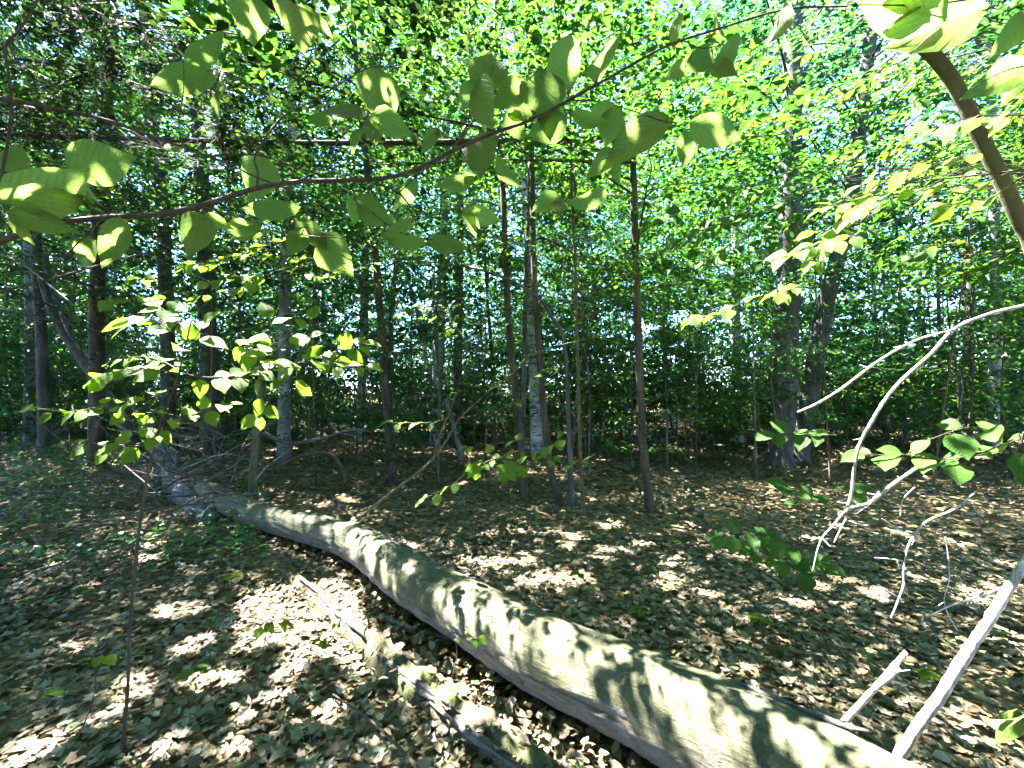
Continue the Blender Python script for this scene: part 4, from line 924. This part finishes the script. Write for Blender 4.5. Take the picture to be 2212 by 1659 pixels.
for f0, f1, a0, r in [(.775, .875, .55, .011), (.78, .86, .68, .007), (.50, .60, .75, .016), (.56, .66, .85, .010), (.44, .52, .6, .008)]:
    g = Geo(); ff = np.linspace(f0, f1, 14); q = np.array([on_log(f, a0 + .05 * math.sin(k * 1.3), .002 + .03 * (k / 13) ** 4) for k, f in enumerate(ff)])
    tubes(g, q[None], (r * np.concatenate([np.linspace(.3, 1, 4), np.ones(6), np.linspace(1, .4, 4)]))[None], 6, rough=.25)
    g.build('bark_sliver', M['bark_dark'], log)
dead('dead_branch', 'long bleached dead branch forking down the right side, brightly sunlit', [
    ([(2290, 640), (2212, 660), (2130, 680), (2060, 712), (2010, 765), (1930, 840), (1872, 930), (1850, 985), (1840, 1060), (1832, 1095)], 1.5, 1.55, .006, .0055),
    ([(2060, 712), (1980, 735), (1900, 778), (1820, 838), (1765, 872), (1724, 890)], 1.5, 1.55, .004, .0045),
    ([(1985, 1008), (1930, 1045), (1880, 1085), (1832, 1100), (1800, 1135), (1772, 1170), (1755, 1235)], 1.58, 1.52, .006, .002),
    ([(1900, 1062), (1885, 1080), (1870, 1095), (1845, 1102)], 1.56, 1.55, .003, .003), ([(1835, 1125), (1870, 1140), (1898, 1160)], 1.55, 1.5, .002, .001),
    ([(1828, 1120), (1812, 1150), (1802, 1172)], 1.55, 1.53, .0028, .002), ([(1772, 1160), (1752, 1168)], 1.53, 1.5, .0018, .001),
    ([(1895, 795), (1935, 797)], 1.52, 1.5, .0015, .001)])
dead('dead_branch', 'shorter crooked bleached dead twig with side spurs, lower right', [
    ([(2110, 1060), (2060, 1100), (2010, 1122), (1985, 1142), (1962, 1180), (1952, 1230), (1950, 1270), (1925, 1335)], 1.5, 1.5, .0035, .003),
    ([(1978, 1150), (1945, 1145), (1905, 1120)], 1.5, 1.48, .002, .0012), ([(1950, 1212), (1920, 1207), (1890, 1205)], 1.5, 1.47, .0022, .0015), ([(1962, 1205), (1985, 1216), (1998, 1222)], 1.5, 1.5, .0016, .001),
    ([(1938, 1212), (1942, 1228)], 1.49, 1.48, .002, .0012), ([(1940, 1290), (1915, 1275), (1897, 1263)], 1.5, 1.5, .0016, .001), ([(1975, 1053), (1950, 1080), (1945, 1115)], 1.55, 1.55, .002, .002)])
dead('dead_branch', 'thin wiry bleached dead twig hanging at the lower right', [([(2042, 1160), (2048, 1200), (2050, 1255), (2040, 1290), (2045, 1320), (2068, 1362)], 1.45, 1.45, .0018, .0015), ([(2040, 1300), (2027, 1308)], 1.45, 1.44, .0016, .001), ([(2046, 1280), (2068, 1278)], 1.45, 1.44, .0012, .0008)])
dead('dead_branch', 'pale dead stick lying low behind the thick log branch on the right', [([(2180, 1265), (2110, 1290), (2050, 1310), (2000, 1335)], 1.95, 2.1, .006, .003)], lit=False)
# brush around the far end of the log
dead('dead_branch', 'dark curved dead limb lying behind the mossy stub', [([(570, 935), (600, 950), (640, 957), (700, 945), (760, 928), (800, 932)], 5.4, 5.8, .026, .014), ([(735, 936), (770, 940), (800, 950)], 5.7, 5.8, .012, .006)], lit=False, mat='bark_dark')
dead('dead_branch', 'dark arched dead root end curving to the ground right of the stub', [([(560, 1050), (600, 1010), (650, 985), (710, 980), (735, 1005), (748, 1040)], 5.3, 5.6, .014, .028)], lit=False, mat='bark_brown')
for i in range(120):
    bx, by = rng.normal(395, 75), rng.uniform(890, 1060); d = min(depth_of(by + 40), 8) * rng.uniform(.62, 1.0); a = rng.uniform(-.5, .6); l = rng.uniform(.4, 1.5)
    p0 = P(bx, by, d); dv = nrmz([math.cos(rng.uniform(0, 6.28)), rng.normal(0, .35), a * .8]); p2 = p0 + dv * l; p2[2] = max(p2[2], .03); p0[2] = max(.02, p0[2] - .15)
    pm = .5 * (p0 + p2) + rng.normal(0, .06, 3); r = rng.uniform(.004, .013)
    g = Geo(); root = empty('brush_stick', p0); stick(g, [p0, pm, p2], r, r * .4, n=9, sides=5)
    k = rng.uniform(.3, .8); s0 = p0 * (1 - k) + p2 * k; stick(g, [s0, s0 + (dv * .5 + rng.normal(0, .5, 3)) * l * .3], r * .5, r * .2, n=4, sides=4)
    g.build('stick', M['grey_wood' if i % 5 < 2 else 'twig'], root, smooth=True)
    tag(root, 'grey dead stick in the tangled brush pile around the log end', 'stick', 'dead sticks of the brush pile')
# shattered grey wood beside the log
root = empty('rotten_stump', G(430, 1160)); tag(root, 'shattered weathered grey stump leaning on the log', 'stump')
g = Geo(); cq = smooth_path(np.array([P(462, 1165, 4.75), P(430, 1110, 5.1), P(395, 1045, 5.6), P(352, 975, 6.3), P(335, 940, 6.6)]), 26); cq[:, 2] = np.maximum(cq[:, 2] - .05, .06)
tubes(g, cq[None], (.15 * (1 - .35 * np.linspace(0, 1, 26)) * (1 + .16 * rng.standard_normal(26)))[None], 16, rough=.2); g.build('core', M['grey_wood'], root)
for i in range(46):
    f = rng.random(); bx = 345 + 110 * f + rng.normal(0, 14); by = 985 + 185 * f + rng.normal(0, 10); d = 6.1 - 1.35 * f + rng.normal(0, .08)
    p0 = P(bx, by, d); p0[2] = max(p0[2] - .1, .0); l = rng.uniform(.15, .42)
    dv = nrmz([-.35 + rng.normal(0, .25), .35 + rng.normal(0, .3), .75 + rng.normal(0, .2)]); w = rng.uniform(.012, .05)
    g = Geo(); n = 6; t_ = np.linspace(0, 1, n)[:, None]
    q = p0 + dv * l * t_ + rng.normal(0, .012, (n, 3)); rr = w * np.array([1, 1.05, .9, .7, .42, .06]) * rng.uniform(.7, 1.2, n)
    tubes(g, q[None], rr[None], 5, rough=.28); g.build('splinter', M['grey_wood'], root)
# low rotten log half sunk into the litter, beside the big one
rq = np.array([[*G(x, y, .02), r] for x, y, r in [(600, 1225, .03), (680, 1290, .06), (760, 1365, .075), (850, 1445, .085), (950, 1520, .085), (1060, 1600, .08), (1180, 1690, .07), (1320, 1800, .06)]])
rq = smooth_path(rq, 60); root = empty('rotten_log', (rq[30][0], rq[30][1], 0)); tag(root, 'low rotten log half sunk in the litter in front of the big one', 'log')
g = Geo(); rr = rq[:, 3] * (1 + .1 * np.sin(np.arange(60) * 1.3) + .06 * rng.standard_normal(60)); tubes(g, rq[None, :, :3], rr[None], 22, rough=.13); g.build('trunk', M['rotten'], root)
for i in range(7):
    k = rng.integers(8, 52); c = rq[k, :3]; tg = nrmz(rq[min(k + 3, 59), :3] - rq[k - 3, :3]); sd = nrmz(np.cross(tg, [0, 0, 1])); a = rng.uniform(-1.2, 1.2)
    o = c + (sd * math.sin(a) + np.array([0, 0, 1]) * math.cos(a)) * rq[k, 3] * 1.02; l = rng.uniform(.12, .4)
    g = Geo(); tubes(g, np.array([[o - tg * l, o + rng.normal(0, .008, 3), o + tg * l]]), np.array([[.006, .016, .005]]), 5, rough=.2); g.build('bark_strip', M['bark_dark'], root)
for i, (x0, y0, x1, y1, r) in enumerate([(0, 1250, 210, 1165, .012), (30, 1275, 330, 1120, .009), (60, 1080, 330, 1062, .016), (820, 1330, 1000, 1385, .02), (930, 1690, 720, 1500, .008), (1880, 1075, 2140, 1040, .012)]):
    p0, p1 = G(x0, y0, .06), G(x1, y1, .05); g = Geo(); root = empty('fallen_stick', p0); stick(g, [p0, .5 * (p0 + p1) + rng.normal(0, .03, 3), p1], r, r * .5, n=14)
    g.build('stick', M['grey_wood' if i % 2 else 'twig'], root, smooth=True)
    tag(root, ['dark bowed stick entering from the left edge over the litter', 'thin dark stick beside the bowed one on the left', 'grey stick on the ground in front of the far left trees', 'dark rotten stick in the shadow under the log',
               'thin stick lying across the low rotten log', 'pale stick on the ground under the right birch'][i], 'stick')

# thin bare seedling stems in the left foreground
for (x, y, h, lab) in [((170), 1600, .5, 'thin bare stem slanting at the lower left'), (540, 1530, .55, 'thin bare stem standing in the sunlit litter'), (965, 1500, .4, 'thin leafless shoot over the rotten log')]:
    p = G(x, y); g = Geo(); root = empty('seedling', p); stick(g, [p, p + np.array([.05, .02, h * .5]), p + np.array([.03 + rng.normal(0, .1), .0, h])], .003, .001, n=10, sides=5)
    leafy_twig(root, g, [p + np.array([.04, .0, h * .7]), p + np.array([.1, -.03, h * .8]), p + np.array([.16, -.05, h * .8])], .05, .06); finish(root, g, 'twig')
    tag(root, lab, 'seedling')
spots = [(505, 1280, 'leafy seedling at the top of the sunlit patch left of the log'), (690, 1440, 'broad leaved seedling in the middle of the sunlit patch'), (160, 1330, 'green seedling in the shade left of the foreground stem'), (470, 1225, 'pale two-leaved seedling below the shattered stump'), (95, 1560, 'green seedling near the lower left corner'), (420, 1500, 'small seedling between sun patches at lower left'), (290, 1190, 'tiny pale leaved seedling beside the foreground stem'),
         (1380, 1340, 'green seedling in the litter right of the log middle'), (1640, 1400, 'green seedling above the log near the branch stub'), (1470, 1205, 'small seedling among the sun flecks behind the log'), (1250, 1290, 'low seedling just behind the log'), (2010, 1500, 'low seedling between the two log branches')]
for x, y, lab in spots:
    p = G(x, y); root = empty('seedling', p); tag(root, lab, 'seedling'); g = Geo(); h = rng.uniform(.08, .2)
    stick(g, [p, p + np.array([rng.normal(0, .02), rng.normal(0, .02), h])], .002, .0012, n=5, sides=4); top = p + np.array([0, 0, h * .95])
    for k in range(rng.integers(3, 6)):
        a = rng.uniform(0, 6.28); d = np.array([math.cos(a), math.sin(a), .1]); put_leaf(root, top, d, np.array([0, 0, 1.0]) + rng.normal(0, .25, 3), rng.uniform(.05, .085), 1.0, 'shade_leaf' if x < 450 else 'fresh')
    finish(root, g, 'twig_green')

# green ground cover at the far left
g = Geo(); n = 7000
yy = rng.uniform(3.4, 12, n); pxl = rng.uniform(-60, 265, n) ** 1.0; xx = (pxl - 512) / FPX * yy
k = (np.sin(xx * 1.7) * np.cos(yy * 1.3) + rng.normal(0, .5, n)) > -.25; xx, yy = xx[k], yy[k]
a = rng.uniform(0, 6.28, len(xx)); pos = np.stack([xx, yy, gz(xx, yy) + rng.uniform(.05, .22, len(xx))], -1)
leaves(g, HEX, pos, np.stack([np.cos(a), np.sin(a), rng.normal(0, .2, len(xx))], -1), np.array([0, 0, 1.0]) + rng.normal(0, .35, (len(xx), 3)), rng.uniform(.04, .085, len(xx)), rng.uniform(.03, .05, len(xx)), rng.random(len(xx)))
tag(g.build('ground_cover', M['herb']), 'low green ground cover at the far left', 'ground cover', kind='stuff')

# ------------------------------------------------------------------ fallen leaves
def litter_field(n, y0, y1, L, tpls, curl, zup, px=(-160, 1184)):
    y = np.sqrt(rng.uniform(y0 ** 2, y1 ** 2, n)); x = (rng.uniform(*px, n) - 512) / FPX * y
    a = rng.uniform(0, 6.28, n); d = np.stack([np.cos(a), np.sin(a), rng.normal(0, .15, n)], -1); nn = np.array([0, 0, 1.0]) + rng.normal(0, .24, (n, 3))
    ok = np.sin(x * 2.3 + 1.1 * np.sin(y * 1.9)) * np.cos(y * 2.7 + .8 * np.sin(x * 3.1)) + rng.normal(0, .45, n) > -.75
    x, y, a, d, nn = x[ok], y[ok], a[ok], d[ok], nn[ok]; n = len(x)
    LL = L * rng.uniform(.4, 1.4, n) ; pos = np.stack([x, y, gz(x, y) + rng.uniform(.004, zup, n)], -1) - d * LL[:, None] * .5
    return pos, d, nn, LL, LL * rng.uniform(.5, .85, n), rng.normal(0, curl, n)
g = Geo()
for tpl, n, y0, y1, L, cu, zu in [(HEX, 36000, 1.4, 4.4, .045, .35, .026), (MAPLE, 17000, 1.4, 4.4, .058, .35, .028), (DIAMOND, 28000, 4.0, 9, .075, .4, .045), (DIAMOND, 26000, 8, 15, .11, .4, .05), (TRI, 24000, 13, 30, .17, .3, .06)]:
    pos, d, nn, LL, W, cu_ = litter_field(n, y0, y1, L, tpl, cu, zu)
    if tpl is MAPLE: W = LL * rng.uniform(.75, 1.05, len(LL))
    leaves(g, tpl, pos, d, nn, LL, W, rng.random(len(pos)) ** .9, cu_)
# litter caught on the rotten log
k = rng.integers(4, 56, 300); o = rq[k, :3] + rng.normal(0, .06, (300, 3)) * [1, 1, 0]; o[:, 2] = rq[k, 2] + rq[k, 3] * rng.uniform(.5, 1.05, 300)
a = rng.uniform(0, 6.28, 300)
leaves(g, HEX, o, np.stack([np.cos(a), np.sin(a), rng.normal(0, .3, 300)], -1), np.array([0, 0, 1.0]) + rng.normal(0, .45, (300, 3)), rng.uniform(.03, .06, 300), rng.uniform(.02, .04, 300), rng.random(300), rng.normal(0, .4, 300))
nd = 2600; k = rng.integers(22, 216, nd); ax_ = nrmz(np.gradient(lp[:, :3], axis=0))[k]; sd = nrmz(np.cross(ax_, [0, 0, 1.0])); sg = rng.choice([-1, 1], nd, p=[.65, .35])
o = lp[k, :3] + sd * (sg * (lp[k, 3] * rng.uniform(.55, 1.5, nd)))[:, None] + ax_ * rng.normal(0, .05, nd)[:, None]; o[:, 2] = gz(o[:, 0], o[:, 1]) + rng.uniform(.005, .085, nd); a = rng.uniform(0, 6.28, nd)
leaves(g, HEX, o, np.stack([np.cos(a), np.sin(a), rng.normal(0, .3, nd)], -1), np.array([0, 0, 1.0]) + rng.normal(0, .5, (nd, 3)), rng.uniform(.035, .075, nd), rng.uniform(.025, .05, nd), rng.random(nd), rng.normal(0, .5, nd))
tag(g.build('leaf_litter', M['litter'], ground), 'dry brown leaf litter', kind='stuff')
DRY = []
for k in range(8):
    g = Geo(); tpl = MAPLE if k % 2 else HEX
    leaves(g, tpl, np.zeros((1, 3)), np.array([[1.0, 0, 0]]), np.array([[0, 0, 1.0]]), np.ones(1), np.array([.9 if k % 2 else .62]), np.zeros(1), np.array([rng.normal(.25, .3)])); me = g.mesh('fallen_leaf'); me.materials.append(M['litter_obj']); DRY.append(me)
for i in range(300):
    y = math.sqrt(rng.uniform(1.55 ** 2, 3.1 ** 2)); x = (rng.uniform(-20, 1044) - 512) / FPX * y; a = rng.uniform(0, 6.28)
    put_leaf(ground, np.array([x, y, float(gz(x, y)) + rng.uniform(.03, .05)]), np.array([math.cos(a), math.sin(a), rng.normal(0, .2)]), np.array([0, 0, 1.0]) + rng.normal(0, .3, 3), rng.uniform(.045, .07), 1.0, me=DRY[i % 8], name='fallen_leaf')

# ------------------------------------------------------------------ open the canopy where the sun comes through, close it elsewhere
BEAMS = [(*P(x, y, D), r) for x, y, D, r in [(1250, 300, 8, .7), (1150, 180, 8, .8), (1330, 120, 8.5, .7), (1050, 250, 8, .6), (1400, 330, 9, .5), (1200, 60, 7.5, .7), (900, 120, 8, .5), (1000, 60, 8, .6),
                                            (640, 420, 9, .5), (560, 340, 8, .5), (460, 240, 7, .4), (800, 60, 9, .6), (1500, 60, 9, .4)]]
for c in CROWNS:
    hitb = np.zeros(len(c['pos']), bool); q = shadow_uv(c['pos'])
    for x, y, z, r in BEAMS:
        w = shadow_uv(np.array([x, y, z])); hitb |= (((q - w) ** 2).sum(1) < r * r) & (c['pos'][:, 2] > z + .5)
    for key in ('pos', 'd', 'n', 'L', 'W', 'rn'): c[key] = c[key][~hitb]
RES = .015; U0, U1, V0, V1 = -12.0, 14.0, -1.6, 17.0
nu, nv = int((U1 - U0) / RES), int((V1 - V0) / RES)
mask = np.zeros((nu, nv), bool)
for u, v, r in GAPS:
    i0, i1 = int((u - r - U0) / RES), int((u + r - U0) / RES) + 1; j0, j1 = int((v - r - V0) / RES), int((v + r - V0) / RES) + 1
    i0, j0 = max(i0, 0), max(j0, 0); i1, j1 = min(i1, nu), min(j1, nv)
    if i1 <= i0 or j1 <= j0: continue
    ii, jj = np.mgrid[i0:i1, j0:j1]
    mask[i0:i1, j0:j1] |= ((ii + .5) * RES + U0 - u) ** 2 + ((jj + .5) * RES + V0 - v) ** 2 < r * r
def grid(p):
    q = shadow_uv(p); i = ((q[:, 0] - U0) / RES).astype(int); j = ((q[:, 1] - V0) / RES).astype(int)
    ok = (i >= 0) & (i < nu) & (j >= 0) & (j < nv); return np.clip(i, 0, nu - 1), np.clip(j, 0, nv - 1), ok
cover = np.zeros((nu, nv), bool)
def cells(p, d, n, L, W, ns, nt_, core=False):
    d = nrmz(d); s_ = nrmz(np.cross(nrmz(n), d))
    for a in np.linspace(0, 1, ns):
        w = .5 * min(a / .42, (1 - a) / .58)
        for b in ([0.0] if core else np.linspace(-1, 1, nt_)):
            yield grid(p + d * (a * L)[:, None] + s_ * (b * w * W)[:, None])
def classes(L): return ((L <= .06, 6, 4), ((L > .06) & (L <= .12), 11, 6), ((L > .12) & (L <= .2), 16, 9), (L > .2, 26, 14))
def over(c, core=False):
    q = shadow_uv(c['pos']); near = (q[:, 0] > U0) & (q[:, 0] < U1) & (q[:, 1] > V0) & (q[:, 1] < V1)
    bad = np.zeros(len(near), bool)
    for sel, ns, nt_ in classes(c['L']):
        k = np.where(sel & near)[0]
        if len(k) == 0: continue
        b = np.zeros(len(k), bool)
        for i, j, ok in cells(c['pos'][k], c['d'][k], c['n'][k], c['L'][k], c['W'][k], ns, nt_): b |= ok & mask[i, j]
        bad[k] = b
    return bad
def mark(c, core=False):
    q = shadow_uv(c['pos']); near = (q[:, 0] > U0) & (q[:, 0] < U1) & (q[:, 1] > V0) & (q[:, 1] < V1)
    for sel, ns, nt_ in classes(c['L']):
        k = np.where(sel & near)[0]
        if len(k) == 0: continue
        for i, j, ok in cells(c['pos'][k], c['d'][k], c['n'][k], c['L'][k], c['W'][k], ns, nt_, core): cover[i[ok], j[ok]] = True
for c in CROWNS:
    keep = ~over(c)
    for key in ('pos', 'd', 'n', 'L', 'W', 'rn'): c[key] = c[key][keep]
    if c['tpl'] is not FEATHER: mark(c)
# holes left in the roof over the floor: loose leaves added to block the sun, low sprays over the log, higher ones beyond
bt = [c for c in CROWNS if c['tpl'] is DIAMOND and c['mat'] == 'canopy' and c['L'].size > 1500]
cent = np.array([c['pos'].mean(0) for c in bt])
hroot = [c['root'] for c in CROWNS if c['mat'] == 'hemlock'][1]
Z0 = np.zeros(0)
HEMFILL = dict(pos=np.zeros((0, 3)), d=np.zeros((0, 3)), n=np.zeros((0, 3)), L=Z0, W=Z0, rn=Z0, tpl=DIAMOND, mat='hemlock', root=hroot)
HEMTWIG = dict(HEMFILL, tpl=FEATHER)
CROWNS += [HEMFILL, HEMTWIG]
def extend(c, f, sel, kf=1.0):
    for key in ('pos', 'd', 'n', 'rn'): c[key] = np.concatenate([c[key], f[key][sel]])
    for key in ('L', 'W'): c[key] = np.concatenate([c[key], f[key][sel] * kf])
def fill(h0, h1, v0, v1, L0, L1, prob, wu, low=False, twig=False):
    ii, jj = np.where(~cover & ~mask); pick = rng.random(len(ii)) < prob
    uu = (ii[pick] + rng.random(pick.sum())) * RES + U0; vv = (jj[pick] + rng.random(pick.sum())) * RES + V0
    near = (np.abs(uu) < 1.3 * np.maximum(vv, .5) + wu) & (vv > v0) & (vv < v1); uu, vv = uu[near], vv[near]; n = len(uu)
    # heights drift smoothly so that the leaves lie in layers
    hh = h0 + (h1 - h0) * (.5 + .35 * np.sin(uu * 1.9 + 1.2 * np.sin(vv * 1.3)) * np.cos(vv * 1.6 + .5) + .15 * np.sin(5 * uu + 3 * vv)) + rng.normal(0, .07, n)
    a = rng.uniform(0, 6.28, n); d = nrmz(np.stack([np.cos(a), np.sin(a), -.2 * np.ones(n)], -1)); L = rng.uniform(L0, L1, n)
    nn = np.array([0, 0, 1.0]) + rng.normal(0, .25, (n, 3))
    f = dict(pos=np.stack([uu + KX * hh, vv + KY * hh, hh], -1) - d * L[:, None] * .45, d=d, n=nn, L=L, W=L * .64, rn=rng.normal(0, .15, n))
    k = ~over(f)
    for key in f: f[key] = f[key][k]
    if not twig: mark(f)
    p = f['pos']
    own = np.argmin(((p[:, None, :2] - cent[None, :, :2]) ** 2).sum(-1), 1)
    if low:
        hem = p[:, 0] < .4 - .12 * p[:, 1] + .5 * np.sin(p[:, 1] * 2); own[hem] = -1
        extend(HEMTWIG if twig else HEMFILL, f, hem, 1.6 if twig else 1.0)
    print('fill', len(p), 'of', n, 'open', round(float((~cover & ~mask)[int((-3 - U0) / RES):int((3 - U0) / RES), int((1.5 - V0) / RES):int((4.5 - V0) / RES)].mean()), 4))
    for q, c in enumerate(bt):
        o = own == q
        if o.any(): extend(c, f, o)
fill(3.6, 5.6, -1.5, 2.4, .09, .13, .06, 1.6)
fill(5.5, 9.0, 3.0, 15, .12, .17, .03, 1.0)
fill(5.5, 9.0, 3.0, 15, .09, .13, .06, 1.0)
fill(3.4, 5.2, -1.4, 6.5, .07, .10, .05, 1.2, True, True)
fill(3.2, 5.0, -1.4, 6.5, .07, .10, .12, 1.2, True)
fill(3.0, 4.6, -1.4, 6.5, .05, .075, .2, 1.2, True)
fill(2.9, 4.2, -1.4, 6.0, .035, .055, .4, .8, True)
fill(2.8, 3.9, -1.4, 5.5, .025, .04, .6, .6, True)
fill(2.7, 3.6, -1.0, 5.0, .02, .03, .8, .5, True)
fill(4.5, 7.0, 3.0, 13, .07, .10, .12, .5)
cover[:] = False                               # and a second, thinner layer added above to deepen the shade
fill(5.0, 8.0, -1.4, 9, .11, .16, .022, .8)
tot = 0
for c in CROWNS:
    g = Geo(); n = len(c['pos']); tot += n
    if n == 0: continue
    base = rng.normal(.45, .13)
    leaves(g, c['tpl'], c['pos'], c['d'], c['n'], c['L'], c['W'], np.clip(base + c['rn'] + rng.normal(0, .15, n), 0, 1))
    o = g.build('crown', M[c['mat']], c['root']); o["kind"] = "stuff"
print('crown leaves', tot)
